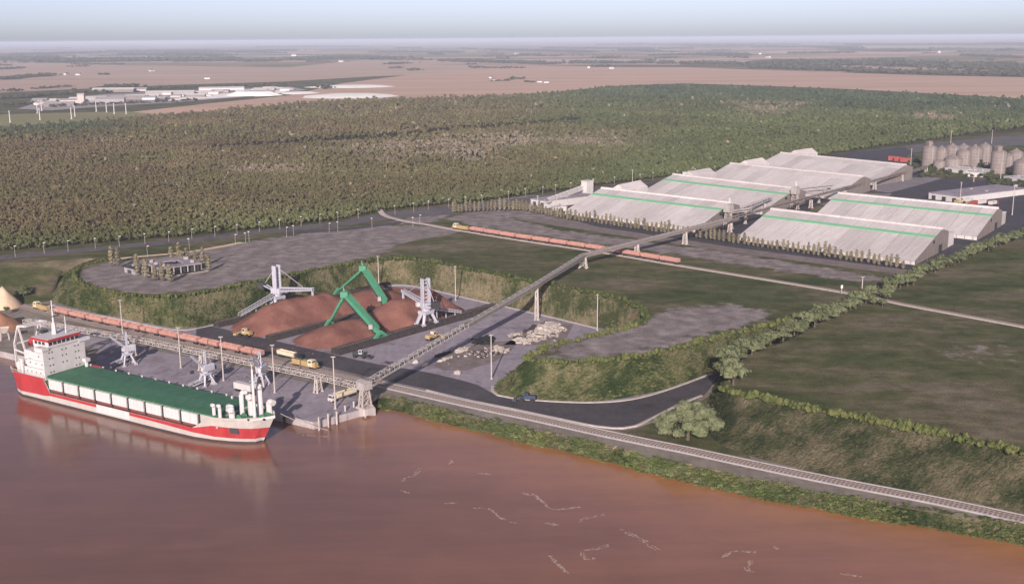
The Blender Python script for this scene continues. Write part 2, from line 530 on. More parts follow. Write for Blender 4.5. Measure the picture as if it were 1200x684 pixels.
def side(line, off):
    """offset a polyline sideways (left positive) in the ground plane"""
    o = []
    for i, p in enumerate(line):
        a = line[max(i - 1, 0)]; b = line[min(i + 1, len(line) - 1)]
        d = (b - a).xy
        if d.length < 1e-6: d = Vector((1, 0))
        d.normalize()
        o.append(p + Vector((-d.y * off, d.x * off, 0)))
    return o

def ribbon(name, line, w0, w1, mat, dz=0.0, h=None, parent=None):
    """strip between side offsets w0..w1 of a line; with h it gets thickness h below its top"""
    a, b = side(line, w0), side(line, w1)
    mb = MB()
    for i in range(len(line) - 1):
        q = [a[i], a[i + 1], b[i + 1], b[i]]
        q = [p + Vector((0, 0, dz)) for p in q]
        mb.add(q, [(3, 2, 1, 0)])
        if h:
            lo = [p - Vector((0, 0, h)) for p in q]
            mb.add([q[0], q[1], lo[1], lo[0]], [(0, 1, 2, 3)])
            mb.add([q[3], q[2], lo[2], lo[3]], [(0, 1, 2, 3)])
    if h:
        for i in (0, -1):
            q = [a[i] + Vector((0, 0, dz)), b[i] + Vector((0, 0, dz))]
            mb.add([q[0], q[1], q[1] - Vector((0, 0, h)), q[0] - Vector((0, 0, h))], [(0, 1, 2, 3)])
    return mb.build(name, mat, parent, fix=bool(h))

def poly_dist(P_, poly):
    """signed distance (inside positive) of Nx2 array to polygon"""
    poly = np.array([(p[0], p[1]) for p in poly], float)
    d = np.full(len(P_), 1e18)
    inside = np.zeros(len(P_), bool)
    n = len(poly)
    for i in range(n):
        a, b = poly[i], poly[(i + 1) % n]
        e = b - a
        w = P_ - a
        t = np.clip((w @ e) / max(e @ e, 1e-9), 0, 1)
        q = w - t[:, None] * e
        d = np.minimum(d, (q ** 2).sum(1))
        c1 = (a[1] > P_[:, 1]) != (b[1] > P_[:, 1])
        with np.errstate(divide='ignore', invalid='ignore'):
            xx = (b[0] - a[0]) * (P_[:, 1] - a[1]) / (b[1] - a[1]) + a[0]
        inside ^= c1 & (P_[:, 0] < xx)
    return np.where(inside, 1, -1) * np.sqrt(d)

def fattr(me, name, vals):
    a = me.attributes.new(name, 'FLOAT', 'POINT')
    a.data.foreach_set('value', np.asarray(vals, np.float32))

# ================================================================== TERRAIN
CREST_FOOT = [
    ((127, 305), (106, 302, 15.5)), ((97, 312), (80, 318, 11)), ((88, 323), (64, 335, 6)), ((100, 335), (60, 351, 3)), ((125, 341), (100, 364, 3)),
    ((150, 346), (140, 372, 3)), ((200, 349), (205, 384, 3)), ((250, 341), (240, 381, 3)), ((320, 327), (304, 366, 3)), ((420, 308), (425, 338, 3)),
    ((455, 304), (449, 334, 3)), ((490, 305), (484, 334, 3)), ((560, 318), (560, 351, 3)), ((640, 333), (640, 369, 3)), ((700, 345), (702, 384, 3)),
    ((740, 356), (730, 390, 3)), ((757, 370), (738, 397, 3)), ((745, 382), (715, 406, 3)), ((700, 393), (660, 421, 3)), ((650, 405), (605, 440, 3)),
    ((618, 420), (580, 453, 3)), ((640, 424), (583, 461, 3)), ((700, 424), (620, 467, 3)), ((760, 416), (700, 470, 3)), ((850, 393), (780, 456, 3)),
    ((900, 382), (832, 437, 3)), ((960, 364), (905, 405, 8)), ((1008, 351), (1000, 356, 15.5)), ((1016, 348), (1016, 348.2, 17))]
CREST_B = [((1016, 348), (1016, 348.2, 17)), ((975, 370), (955, 380, 12)), ((925, 398), (895, 408, 7)), ((880, 414), (848, 433, 3.6)),
           ((856, 438), (838, 450, 3)), ((850, 457), (828, 482, 3)), ((900, 470), (842, 519, 3)), ((1000, 490), (940, 550, 3)), ((1100, 510), (1050, 573, 3)),
           ((1200, 532), (1150, 594, 3)), ((1300, 556), (1260, 619, 3)), ((1500, 606), (1460, 672, 3))]
LEFT_TOP = [(-400, 348), (-100, 318), (0, 309), (60, 305.5), (85, 304), (106, 302.6), (118, 303.2)]
LEFT_LOW = [(-400, 385, 3), (-100, 370, 3), (0, 360, 3), (60, 352, 3), (64, 335, 6), (80, 318, 11), (106, 302.5, 15.5)]

crestA = [at(*c, HIGH) for c, f in CREST_FOOT]
footA = [at(*f) for c, f in CREST_FOOT]
crestB = [at(*c, HIGH) for c, f in CREST_B]
footB = [at(*f) for c, f in CREST_B]

def resample_pairs(a, b, step=5.0):
    """smooth both edges together"""
    A, B = [], []
    n = len(a)
    def cr_(p, i, t):
        p0 = p[max(i - 1, 0)]; p1 = p[i]; p2 = p[i + 1]; p3 = p[min(i + 2, n - 1)]
        return 0.5 * ((2 * p1) + (-p0 + p2) * t + (2 * p0 - 5 * p1 + 4 * p2 - p3) * t * t + (-p0 + 3 * p1 - 3 * p2 + p3) * t ** 3)
    for i in range(n - 1):
        k = max(1, int(max((a[i + 1] - a[i]).length, (b[i + 1] - b[i]).length) / step))
        for j in range(k):
            A.append(cr_(a, i, j / k)); B.append(cr_(b, i, j / k))
    A.append(a[-1].copy()); B.append(b[-1].copy())
    return A, B

def bank(name, a, b, mat, rows=12, amp=0.9):
    """embankment surface between crest a and foot b, rough and slightly rounded"""
    vs, fs, uv = [], [], []
    L = 0
    for i, (p, q) in enumerate(zip(a, b)):
        if i: L += ((a[i] - a[i - 1]).length + (b[i] - b[i - 1]).length) / 2
        w = (p - q).length
        for r in range(rows + 1):
            t = r / rows
            x = p.lerp(q, t)
            if 0 < r < rows:
                k = noise.fractal(x * 0.12, 0.9, 2.0, 5) * amp * 1.35 + noise.noise(x * 0.5) * 0.75 * min(1, amp + .2) - abs(noise.noise(Vector((L * .13, 3.7, amp)))) * 1.3 * amp
                x = x + Vector((0, 0, k * math.sin(math.pi * t) ** 0.6))
            vs.append(x); uv.append((L, t * w))
    n = rows + 1
    for i in range(len(a) - 1):
        for r in range(rows):
            fs.append((i * n + r, i * n + r + 1, (i + 1) * n + r + 1, (i + 1) * n + r))
    me = bpy.data.meshes.new(name)
    me.from_pydata([tuple(v) for v in vs], [], fs)
    if me.polygons[0].normal.z < 0: me.flip_normals()
    ul = me.uv_layers.new(name='UVMap')
    li = np.zeros(len(me.loops), np.int32); me.loops.foreach_get('vertex_index', li)
    ul.data.foreach_set('uv', np.array(uv, np.float32)[li].ravel())
    me.polygons.foreach_set('use_smooth', [True] * len(me.polygons))
    me.materials.append(M[mat])
    return structure(link(name, me))

cA, fA = resample_pairs(crestA, footA, 2.6)
cB, fB = resample_pairs(crestB, footB, 2.6)
# split the long bank where its cover changes: leafy left bank, dry back wall, front bank
def idx_near(line, p): return min(range(len(line)), key=lambda i: (line[i] - p).length)
i1, i2 = idx_near(cA, crestA[9]), idx_near(cA, crestA[17])
bank('embankment', cA[:i1 + 1], fA[:i1 + 1], 'bank')
bank('embankment', cA[i1:i2 + 1], fA[i1:i2 + 1], 'bankdry')
bank('embankment', cA[i2:], fA[i2:], 'bank')
bank('riverside_embankment', cB, fB, 'bankdark')
lt, ll = P(LEFT_TOP, HIGH), P(LEFT_LOW, LOW)
bank('rough_slope', *resample_pairs(lt, ll, 6.0), 'land', amp=0.5)

# ---- lowland sheet with the river shore
SHORE = [(440, 478), (460, 480), (500, 490), (600, 514), (700, 537), (760, 553), (900, 584), (1050, 611), (1200, 636), (1320, 668), (1600, 745)]
qa = at(340.5, 488, LOW); qb = at(368, 494.5, LOW); qc = at(421, 480, LOW)
qdir = Vector((math.cos(R(148.2)), math.sin(R(148.2)), 0))
ql = qa + qdir * 260
shore_w = smooth_line(P(SHORE, 0.0), 6)
shore_top = [p + Vector((1.4, 4.8, 0)) for p in shore_w]
for p in shore_top: p.z = LOW
low = [Vector((-2600, 1000, LOW)), ql, qa, qb, qc] + shore_top + [Vector((2600, shore_top[-1].y, LOW)), Vector((2600, 900, LOW)), Vector((-2600, 1900, LOW))]
sheet('lowland_ground', low, 'tan_ground', -0.02)
# river bank slope
a_ = [p.copy() for p in shore_top]; b_ = [p - Vector((0.6, 2.2, 1.0)) for p in shore_w]
bank('river_bank', a_, b_, 'bank', rows=4, amp=0.25)
# quay block: wall faces below the deck
mb = MB()
qpts = [Vector((-2600, 1000, LOW)), ql, qa, qb, qc, at(440, 478, LOW)]
for p, q in zip(qpts, qpts[1:]):
    mb.add([p, q, Vector((q.x, q.y, -2)), Vector((p.x, p.y, -2))], [(0, 1, 2, 3)])
structure(mb.build('quay_wall', 'quayface', fix=False))

# ---- plateau
def build_plateau():
    right_x, far_y, left_x = 2600.0, 4200.0, -2600.0
    ring = [Vector((left_x, lt[0].y + 300, HIGH))] + lt[:-1] + cA[:-1] + cB
    ring += [Vector((right_x, cB[-1].y - 100, HIGH)), Vector((right_x, far_y, HIGH)), Vector((left_x, far_y, HIGH))]
    ringxy = [p.xy for p in ring]
    pts = []
    rr = random.Random(3)
    for (x0, x1, y0, y1, s) in ((-480, 620, 240, 1300, 9.0), (-1300, 1300, 1300, 2200, 45.0), (-2500, 2500, 2200, 4150, 120.0)):
        xs = np.arange(x0, x1, s); ys = np.arange(y0, y1, s)
        g = np.stack(np.meshgrid(xs, ys), -1).reshape(-1, 2)
        g = g + (np.array([[rr.random(), rr.random()] for _ in g]) - 0.5) * s * 0.5
        pts.append(g)
    g = np.concatenate(pts)
    d = poly_dist(g, ringxy)
    g = g[d > 3.0]
    verts = ringxy + [Vector(p) for p in g]
    r = delaunay_2d_cdt(verts, [], [list(range(len(ringxy)))], 1, 1e-4)
    V = np.array([(v.x, v.y, HIGH) for v in r[0]])
    me = bpy.data.meshes.new('plateau')
    me.from_pydata(V.tolist(), [], [tuple(f) for f in r[2]])
    if me.polygons[0].normal.z < 0: me.flip_normals()
    gravel = np.zeros(len(V)); woods = np.zeros(len(V))
    for poly, soft, k in GRAVEL:
        w = [at(*p, HIGH) for p in poly]
        gravel = np.maximum(gravel, np.clip(poly_dist(V[:, :2], w) / soft + 0.5, 0, 1) * k)
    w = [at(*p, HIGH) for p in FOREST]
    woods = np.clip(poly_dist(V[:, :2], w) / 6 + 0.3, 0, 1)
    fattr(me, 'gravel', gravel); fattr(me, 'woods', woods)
    me.materials.append(M['land'])
    return structure(link('plateau', me))

GRAVEL = [
    ([(92, 318), (130, 307), (200, 300), (290, 283), (440, 263), (560, 268), (470, 285), (440, 301), (400, 308), (320, 323), (250, 337), (180, 345), (120, 338), (95, 330)], 10, 1.0),
    ([(620, 418), (690, 396), (745, 384), (757, 372), (800, 360), (860, 357), (905, 366), (880, 380), (820, 396), (740, 415), (680, 421)], 24, 1.0),
    ([(520, 256), (560, 248), (660, 270), (860, 296), (1020, 322), (1060, 330), (1000, 330), (800, 300), (560, 266)], 14, 0.85),
    ([(450, 262), (520, 244), (620, 228), (680, 232), (660, 262), (540, 248), (500, 262)], 12, 0.9),
    ([(1050, 395), (1200, 400), (1200, 430), (1100, 425)], 30, 0.45)]
FOREST_FRONT = [(-140, 306), (0, 294), (100, 286), (200, 278), (300, 268), (400, 257), (445, 247), (560, 236), (700, 217), (800, 205), (870, 194), (950, 184), (1050, 169), (1200, 151), (1330, 138)]
FOREST_BACK = [(1330, 130), (1200, 121), (1150, 118), (1050, 113), (940, 108), (880, 105), (800, 104), (700, 108), (640, 113), (560, 117), (400, 121), (300, 129), (200, 138), (100, 146), (0, 153), (-140, 160)]
FOREST = FOREST_FRONT + FOREST_BACK
build_plateau()

# ---- far farmland: ring round the plateau out to the horizon
mb = MB()
for x0, x1, y0, y1 in ((-40000, -2600, 700, 4200), (2600, 40000, 200, 4200), (-40000, 40000, 4200, 16000), (-40000, 40000, 16000, 90000)):
    mb.add([(x0, y0, HIGH), (x1, y0, HIGH), (x1, y1, HIGH), (x0, y1, HIGH)], [(0, 1, 2, 3)])
structure(mb.build('far_farmland', 'far', fix=False))
def field(name, pts, mat, dz): return sheet(name, P(pts, HIGH), mat, dz)
field('bare_field', [(-60, 112), (60, 106), (200, 100), (330, 96), (470, 88), (700, 84), (690, 78), (500, 76), (330, 79), (150, 77), (0, 72), (-60, 70)], 'field_mauve', 0.35)
field('pink_field', [(180, 137), (300, 126), (400, 118), (560, 114), (650, 108), (720, 101), (800, 98), (900, 101), (1000, 105), (1150, 113), (1260, 121), (1260, 92), (1100, 89), (940, 84), (800, 79), (640, 79), (560, 82), (480, 88), (400, 98), (340, 112), (250, 121), (150, 132)], 'field_pink', 0.40)
field('bare_field', [(-60, 160), (30, 151), (160, 143), (210, 137), (150, 131), (-60, 136)], 'field_green', 0.45)
field('meadow', [(560, 113), (640, 109), (720, 103), (730, 106), (700, 109), (620, 115)], 'field_green', 0.50)
field('stubble_field', [(340, 79), (560, 75), (900, 77), (1000, 80), (1260, 86), (1260, 78), (1000, 72), (700, 69), (420, 71)], 'field_mauve', 0.45)
field('stubble_field', [(0, 150), (36, 147), (18, 153), (-30, 156)], 'field_tan', 0.55)

# ---- water
def build_water():
    xs = np.concatenate([np.linspace(-6000, -400, 12), np.arange(-360, 420, 14.0), np.linspace(440, 4000, 10)])
    ys = np.concatenate([np.linspace(-2500, 120, 12), np.arange(140, 560, 14.0), np.linspace(600, 2200, 10)])
    V = np.array([(x, y, 0.0) for y in ys for x in xs])
    nx = len(xs)
    F = [(j * nx + i, j * nx + i + 1, (j + 1) * nx + i + 1, (j + 1) * nx + i) for j in range(len(ys) - 1) for i in range(nx - 1)]
    me = bpy.data.meshes.new('river_water')
    me.from_pydata(V.tolist(), [], F)
    sl = np.array([(p.x, p.y) for p in shore_w])
    d = np.full(len(V), 1e9)
    for i in range(0, len(sl), 2):
        d = np.minimum(d, np.hypot(V[:, 0] - sl[i, 0], V[:, 1] - sl[i, 1]))
    silt = np.clip(1 - d / 48, 0, 1) ** 1.2 * 0.8
    cross = np.clip((V[:, 0] + 150) / 300, 0, 1)
    silt = np.clip(silt + 0.28 * cross + 0.06, 0, 1)
    silt *= np.clip((V[:, 0] + 140) / 120, 0.12, 1)
    fattr(me, 'silt', silt)
    me.polygons.foreach_set('use_smooth', [True] * len(F))
    me.materials.append(M['water'])
    return structure(link('river_water', me))
build_water()
# foam streaks on the river
mb = MB()
FOAM = [[(625, 578), (637, 588), (648, 596), (668, 595), (680, 593)], [(555, 594), (575, 596), (590, 607), (606, 612)], [(678, 612), (690, 606), (708, 603)],
        [(725, 619), (732, 624)], [(735, 624), (752, 632), (764, 640), (775, 645)], [(713, 639), (700, 642), (684, 646), (686, 653), (700, 655)], [(645, 650), (655, 660), (668, 671)],
        [(560, 554), (576, 555)], [(522, 589), (535, 588)], [(470, 563), (485, 556), (492, 548)], [(524, 545), (530, 538)], [(845, 652), (862, 645), (885, 646)], [(905, 640), (912, 643)],
        [(880, 655), (874, 664), (880, 670)], [(985, 672), (1010, 676)], [(612, 577), (624, 580)], [(355, 510), (383, 512)], [(640, 612), (655, 615)], [(470, 574), (480, 577)]]
for fl in FOAM:
    ln = smooth_line(P(fl, 0.03), 0.8)
    for side_ in range(2):
        w_prev = None
        off = side(ln, (rnd.random() - 0.5) * 1.4)
        for i, p in enumerate(off[:-1]):
            if noise.noise(p * .35 + Vector((0, 0, side_ * 9))) < -0.22: continue
            w = 0.12 + 0.75 * abs(noise.noise(p * .9 + Vector((side_, 0, 0)))) 
            a, b = side(off, w), side(off, -w)
            j = Vector((rnd.uniform(-.3, .3), rnd.uniform(-.3, .3), 0.004 * side_))
            mb.add([a[i] + j, a[i + 1] + j, b[i + 1] + j, b[i] + j], [(3, 2, 1, 0)])
tag(mb.build('river_foam', 'foam', fix=False), kind='stuff')

# ---- yard, road, aprons
def sh(name, pts, mat, dz, z=LOW): return sheet(name, P(pts, z), mat, dz)
footpx = [p for p in fA if p.z < 3.2]
# yard asphalt: inside the banks (foot line runs under the sheet's edge)
yard = [at(40, 352, LOW)] + [f for f in fA if f.z < 3.05] + [at(790, 470, LOW), at(735, 500, LOW), at(600, 480, LOW), at(470, 450, LOW), at(300, 412, LOW), at(150, 378, LOW)]
sheet('yard_asphalt', yard, 'yard', 0.03)
quay = [at(118, 398, LOW), at(300, 434, LOW), at(400, 458, LOW), at(424, 466, LOW), qc, qb, qa, qa + qdir * 60, qa + qdir * 120]
sheet('quay_asphalt', quay, 'yard', 0.03)
sh('quay_asphalt', [(40, 372), (118, 388), (160, 400), (110, 408), (40, 400)], 'concrete', 0.012)
road = smooth_line(P([(60, 360), (190, 389), (300, 412), (400, 435), (470, 448), (560, 466), (640, 479), (700, 486), (745, 485), (790, 470), (836, 444)], LOW), 5)
def varw(name, left, right_, mat, dz):
    mb = MB()
    n = min(len(left), len(right_))
    for i in range(n - 1):
        mb.add([left[i], left[i + 1], right_[i + 1], right_[i]], [(3, 2, 1, 0)])
    o = mb.build(name, mat, fix=False)
    o.location.z = dz
    if o.data.polygons[0].normal.z < 0: o.data.flip_normals()
    return structure(o)
def paired(px_a, px_b, step=6):
    a, b = P(px_a, LOW), P(px_b, LOW)
    return resample_pairs(a, b, step)
ra, rb = paired([(230, 378), (330, 401), (430, 424), (500, 436), (560, 451), (583, 464), (620, 468), (700, 471.5), (780, 457.5), (834, 438), (880, 416, 5), (940, 390, 10), (1000, 358, 15)],
                [(230, 397), (330, 418), (430, 441), (500, 456), (560, 470), (600, 478), (640, 486.5), (700, 499.5), (757, 495), (822, 465), (850, 434, 5), (925, 398, 10), (990, 362, 15)])
for p in ra + rb: p.z = max(p.z, LOW)
varw('haul_road', ra, rb, 'road', 0.06)
def kerb(name, pts, w=0.8, h=0.14, z=LOW):
    ln = smooth_line(P(pts, z), 4)
    return structure(ribbon(name, ln, -w / 2, w / 2, 'kerb', h, h))
kerb('kerb', [(56, 357), (100, 366.5), (140, 374), (205, 386.5), (240, 383), (304, 368), (372, 352)], 1.2, 0.3)
kerb('kerb', [(448, 335.5), (484, 335.5), (560, 352.5), (640, 370.5), (700, 385)], 1.2, 0.3)
kerb('kerb', [(577, 453), (577, 458), (583, 463), (600, 466.5), (620, 468.5), (660, 471), (700, 471.5), (740, 468), (780, 457.5), (834, 438)], 1.3, 0.35)
kerb('kerb', [(500, 457.5), (540, 467.5), (600, 479.5), (640, 488), (700, 500), (730, 502), (745, 499.5), (765, 490), (795, 475), (822, 464)], 1.1, 0.5)
# dusty stained areas of the yard
sh('stained_ground', [(455, 336), (500, 340), (520, 352), (500, 366), (455, 352)], 'ore', 0.05)
sh('stained_ground', [(590, 404), (612, 390), (640, 375), (672, 380), (664, 396), (628, 404)], 'dusty', 0.05)
sh('stained_ground', [(508, 428), (530, 412), (560, 402), (610, 398), (598, 412), (575, 426), (545, 434), (520, 434)], 'dusty', 0.05)
ribbon_l = smooth_line(P([(196, 409), (232, 420)], LOW), 5)
structure(ribbon('painted_line', ribbon_l, -0.25, 0.25, 'line', 0.05))
# rough verge between the road bend, the railway and the riverside slope
vg = P([(742, 503), (770, 493), (800, 478.5), (826, 467), (852, 447), (850, 470), (850, 500), (880, 537), (803, 522.5), (760, 514), (725, 505)], LOW)
sheet('grass_verge', vg, 'land', 0.02)
# plateau roads
def hr(name, a, b, mat, dz):
    A, B = resample_pairs(P(a, HIGH), P(b, HIGH), 8)
    return varw(name, A, B, mat, dz)
hr('forest_road', [(-140, 309), (0, 299), (200, 281), (300, 270), (400, 259), (450, 249), (560, 238), (700, 220), (800, 209), (900, 194), (1050, 172), (1200, 158)],
   [(-140, 314), (0, 304), (200, 286), (300, 275), (400, 265), (450, 258), (560, 248), (700, 231), (800, 221), (900, 208), (1050, 181), (1200, 170)], 'greyroad', 0.04)
hr('service_road', [(330, 272), (400, 267.5), (470, 259)], [(330, 274.5), (400, 270.5), (470, 262)], 'road', 0.06)
structure(sheet('depot_apron', P([(640, 245), (700, 226), (900, 190), (1060, 172), (1075, 184), (1090, 208), (960, 240), (870, 290), (672, 262)], HIGH), 'darkapron', 0.06))
sheet('depot_yard', P([(1000, 235), (1080, 208), (1200, 213), (1215, 270), (1190, 282), (1130, 300), (1075, 318), (950, 305), (860, 290)], HIGH), 'darkapron', 0.09)
sheet('loading_apron', P([(1012, 222), (1050, 210), (1085, 207), (1105, 209), (1070, 219), (1042, 226)], HIGH), 'apron', 0.13)
sheet('loading_apron', P([(960, 240), (1005, 226), (1045, 227), (1040, 233), (990, 243)], HIGH), 'apron', 0.13)
sheet('warehouse_surround', P([(665, 256), (700, 266), (860, 290), (1070, 317), (1075, 322), (1055, 322), (860, 296), (660, 266), (600, 256)], HIGH), 'dusty', 0.10)
dirt = smooth_line(P([(140, 303), (170, 300), (215, 296), (250, 290.5), (284, 284)], HIGH), 6)
structure(ribbon('dirt_path', dirt, -2.6, 2.6, 'sand', 0.04))
#PART3
# ================================================================== VEGETATION
def icos(sub):
    bm = bmesh.new(); bmesh.ops.create_icosphere(bm, subdivisions=sub, radius=1.0)
    v = [x.co.copy() for x in bm.verts]; f = [tuple(q.index for q in x.verts) for x in bm.faces]
    bm.free(); return v, f
ICO1, ICO2 = icos(1), icos(2)

def crown(mb, c, rx, ry, rz, seed, leaves=60, ls=0.5, core=ICO1, mi=0, rough=0.35):
    """noisy core plus many small leaf faces through the outer volume"""
    r = random.Random(seed)
    c = Vector(c)
    o = Vector((seed * 3.1, seed * 1.7, 0))
    vs = []
    for v in core[0]:
        k = 0.74 + rough * noise.noise(v * 2.1 + o) + 0.14 * noise.noise(v * 5.0 + o)
        vs.append(c + Vector((v.x * rx * k, v.y * ry * k, v.z * rz * k)))
    mb.add(vs, core[1], mi)
    for _ in range(leaves):
        d = Vector((r.gauss(0, 1), r.gauss(0, 1), r.gauss(0, 1)))
        if d.length < 1e-3: continue
        d.normalize()
        if d.z < -0.35: d.z *= -0.6
        k = 0.70 + rough * noise.noise(d * 2.1 + o) + r.uniform(-0.02, 0.34)
        p = c + Vector((d.x * rx * k, d.y * ry * k, d.z * rz * k))
        s = ls * r.uniform(0.6, 1.3)
        n = (d + Vector((r.uniform(-.8, .8), r.uniform(-.8, .8), r.uniform(-.3, .9)))).normalized()
        a = n.orthogonal().normalized(); b = n.cross(a)
        t = r.uniform(0, 6.28)
        a, b = a * math.cos(t) + b * math.sin(t), b * math.cos(t) - a * math.sin(t)
        mb.add([p - a * s, p - b * s * .6, p + a * s, p + b * s * .6], [(0, 1, 2, 3)], mi)

def tree_mesh(name, seed, h, r, n_lobes=4, leaves=60, ls=0.5, mat='instleaf', trunk=True):
    mb = MB()
    rr = random.Random(seed)
    if trunk: mb.bar((0, 0, 0), (0, 0, h * 0.5), r * 0.07, n=5, mi=1, w2=r * 0.04)
    for k in range(n_lobes):
        t = 2 * math.pi * k / n_lobes + rr.random()
        q = r * 0.38 if n_lobes > 1 else 0
        crown(mb, (math.cos(t) * q, math.sin(t) * q, h * rr.uniform(0.42, 0.72)), r * rr.uniform(.42, .75), r * rr.uniform(.42, .75), h * rr.uniform(0.2, 0.36), seed * 10 + k, leaves // n_lobes, ls, rough=.5)
    me = bpy.data.meshes.new(name)
    me.from_pydata(mb.v, [], mb.f)
    me.materials.append(M[mat]); me.materials.append(M['trunk'])
    me.polygons.foreach_set('material_index', mb.mi)
    return me

def inst_group(name, sources):
    """geometry nodes: scatter source trees on the points of a mesh"""
    ng = bpy.data.node_groups.new(name, 'GeometryNodeTree')
    ng.interface.new_socket('Geometry', in_out='INPUT', socket_type='NodeSocketGeometry')
    ng.interface.new_socket('Geometry', in_out='OUTPUT', socket_type='NodeSocketGeometry')
    gi = ng.nodes.new('NodeGroupInput'); go = ng.nodes.new('NodeGroupOutput')
    join = ng.nodes.new('GeometryNodeJoinGeometry')
    for s in reversed(sources):
        oi = ng.nodes.new('GeometryNodeObjectInfo'); oi.inputs['Object'].default_value = s
        oi.inputs['As Instance'].default_value = True
        ng.links.new(oi.outputs['Geometry'], join.inputs[0])
    iop = ng.nodes.new('GeometryNodeInstanceOnPoints')
    iop.inputs['Pick Instance'].default_value = True
    mp = ng.nodes.new('GeometryNodeMeshToPoints')
    ng.links.new(gi.outputs[0], mp.inputs[0])
    ng.links.new(mp.outputs[0], iop.inputs['Points'])
    ng.links.new(join.outputs[0], iop.inputs['Instance'])
    for nm, ty, sock in (('pick', 'INT', 'Instance Index'), ('turn', 'FLOAT_VECTOR', 'Rotation'), ('size', 'FLOAT_VECTOR', 'Scale')):
        na = ng.nodes.new('GeometryNodeInputNamedAttribute'); na.data_type = ty; na.inputs['Name'].default_value = nm
        ng.links.new(na.outputs[0], iop.inputs[sock])
    ng.links.new(iop.outputs[0], go.inputs[0])
    return ng

def scatter(name, pts, size, tint, group, nsrc, seed=1, **tags):
    n = len(pts)
    me = bpy.data.meshes.new(name)
    me.vertices.add(n)
    me.vertices.foreach_set('co', np.asarray(pts, np.float32).ravel())
    g = np.random.default_rng(seed)
    a = me.attributes.new('pick', 'INT', 'POINT'); a.data.foreach_set('value', g.integers(0, nsrc, n).astype(np.int32))
    a = me.attributes.new('turn', 'FLOAT_VECTOR', 'POINT')
    t = np.zeros((n, 3), np.float32); t[:, 2] = g.random(n) * 6.283; a.data.foreach_set('vector', t.ravel())
    a = me.attributes.new('size', 'FLOAT_VECTOR', 'POINT'); a.data.foreach_set('vector', np.asarray(size, np.float32).ravel())
    a = me.attributes.new('tint', 'FLOAT_COLOR', 'POINT')
    c = np.ones((n, 4), np.float32); c[:, :3] = tint; a.data.foreach_set('color', c.ravel())
    o = link(name, me)
    md = o.modifiers.new('scatter', 'NODES'); md.node_group = group
    me.materials.append(M['instleaf'])
    return tag(o, kind='stuff', **tags)

def src(name, me):
    return bpy.data.objects.new(name, me)      # never linked: only a source for the scatter
TREE_SRC = [src('woodland_tree', tree_mesh('woodland_tree', s, (6.0, 5.0, 7.0, 6.2, 5.6, 6.5)[s - 1], (2.6, 2.9, 2.2, 2.5, 2.9, 1.9)[s - 1], (3, 4, 2, 3, 4, 2)[s - 1], 72, 0.42)) for s in range(1, 7)]
BUSH_SRC = [src('scrub_bush', tree_mesh('scrub_bush', s + 20, (1.0, 1.3, .8, 1.1)[s - 1], 1.0, (3, 2, 4, 3)[s - 1], 90, 0.17, trunk=False)) for s in range(1, 5)]
G_TREE = inst_group('woodland_scatter', TREE_SRC)
G_BUSH = inst_group('scrub_scatter', BUSH_SRC)

def proj_np(x, y, z):
    zz = z - CAMH
    dep = y * math.cos(PITCH) - zz * math.sin(PITCH)
    u2 = x * FPX / dep; v2 = (y * math.sin(PITCH) + zz * math.cos(PITCH)) * FPX / dep
    return CX + cr * u2 - sr * v2, CY - (sr * u2 + cr * v2)

def vnoise(x, y, s, seed=0):
    """cheap smooth value noise"""
    g = np.random.default_rng(seed).random((64, 64))
    fx, fy = x / s, y / s
    ix, iy = np.floor(fx).astype(int), np.floor(fy).astype(int)
    tx, ty = fx - ix, fy - iy
    tx = tx * tx * (3 - 2 * tx); ty = ty * ty * (3 - 2 * ty)
    G = lambda i, j: g[i % 64, j % 64]
    return (G(ix, iy) * (1 - tx) + G(ix + 1, iy) * tx) * (1 - ty) + (G(ix, iy + 1) * (1 - tx) + G(ix + 1, iy + 1) * tx) * ty

def jgrid(x0, x1, y0, y1, s, seed):
    g = np.random.default_rng(seed)
    xs, ys = np.meshgrid(np.arange(x0, x1, s), np.arange(y0, y1, s))
    p = np.stack([xs.ravel(), ys.ravel()], 1)
    return p + (g.random(p.shape) - 0.5) * s * 0.95

fw = [at(*p, HIGH) for p in FOREST]
allp, alls = [], []
for (y0, y1, s, k) in ((640, 1150, 3.35, 0.76), (1150, 1500, 4.5, 0.95), (1500, 2100, 7.0, 1.35), (2100, 3300, 11.0, 1.85)):
    x1 = 0.52 * y1 + 60
    p = jgrid(-x1, x1, y0, y1, s, int(y0))
    p = p[np.abs(p[:, 0]) < 0.5 * p[:, 1] + 60]
    p = p[poly_dist(p, fw) > -2 + 3 * vnoise(p[:, 0], p[:, 1], 18, 4) - 2]
    allp.append(p); alls.append(np.full(len(p), k))
p = np.concatenate(allp); sz = np.concatenate(alls)
px, py = proj_np(p[:, 0], p[:, 1], HIGH)
g = np.random.default_rng(5)
def seg_d(px, py, line):
    d = np.full(len(px), 1e9)
    for (a, b) in zip(line, line[1:]):
        ax, ay = a; ex, ey = b[0] - ax, b[1] - ay
        t = np.clip(((px - ax) * ex + (py - ay) * ey) / (ex * ex + ey * ey), 0, 1)
        d = np.minimum(d, np.hypot(px - ax - t * ex, (py - ay - t * ey)))
    return d
clear = seg_d(px, py, [(250, 174), (300, 171), (400, 166), (470, 160), (540, 153), (590, 150), (640, 146), (680, 141)]) - 1.4
clear2 = seg_d(px, py, [(640, 150), (720, 138), (800, 134), (930, 136)]) - 0.7
keep = (clear > g.random(len(p)) * 1.4) & (clear2 > 0) & (vnoise(p[:, 0], p[:, 1], 26, 9) + g.random(len(p)) * 0.5 > 0.26)
gap = ((np.abs(px - 500) < 110) & (np.abs(py - 178) < 16))
keep &= ~(gap & (g.random(len(p)) < 0.35))
p, sz, px, py = p[keep], sz[keep], px[keep], py[keep]
n = len(p)
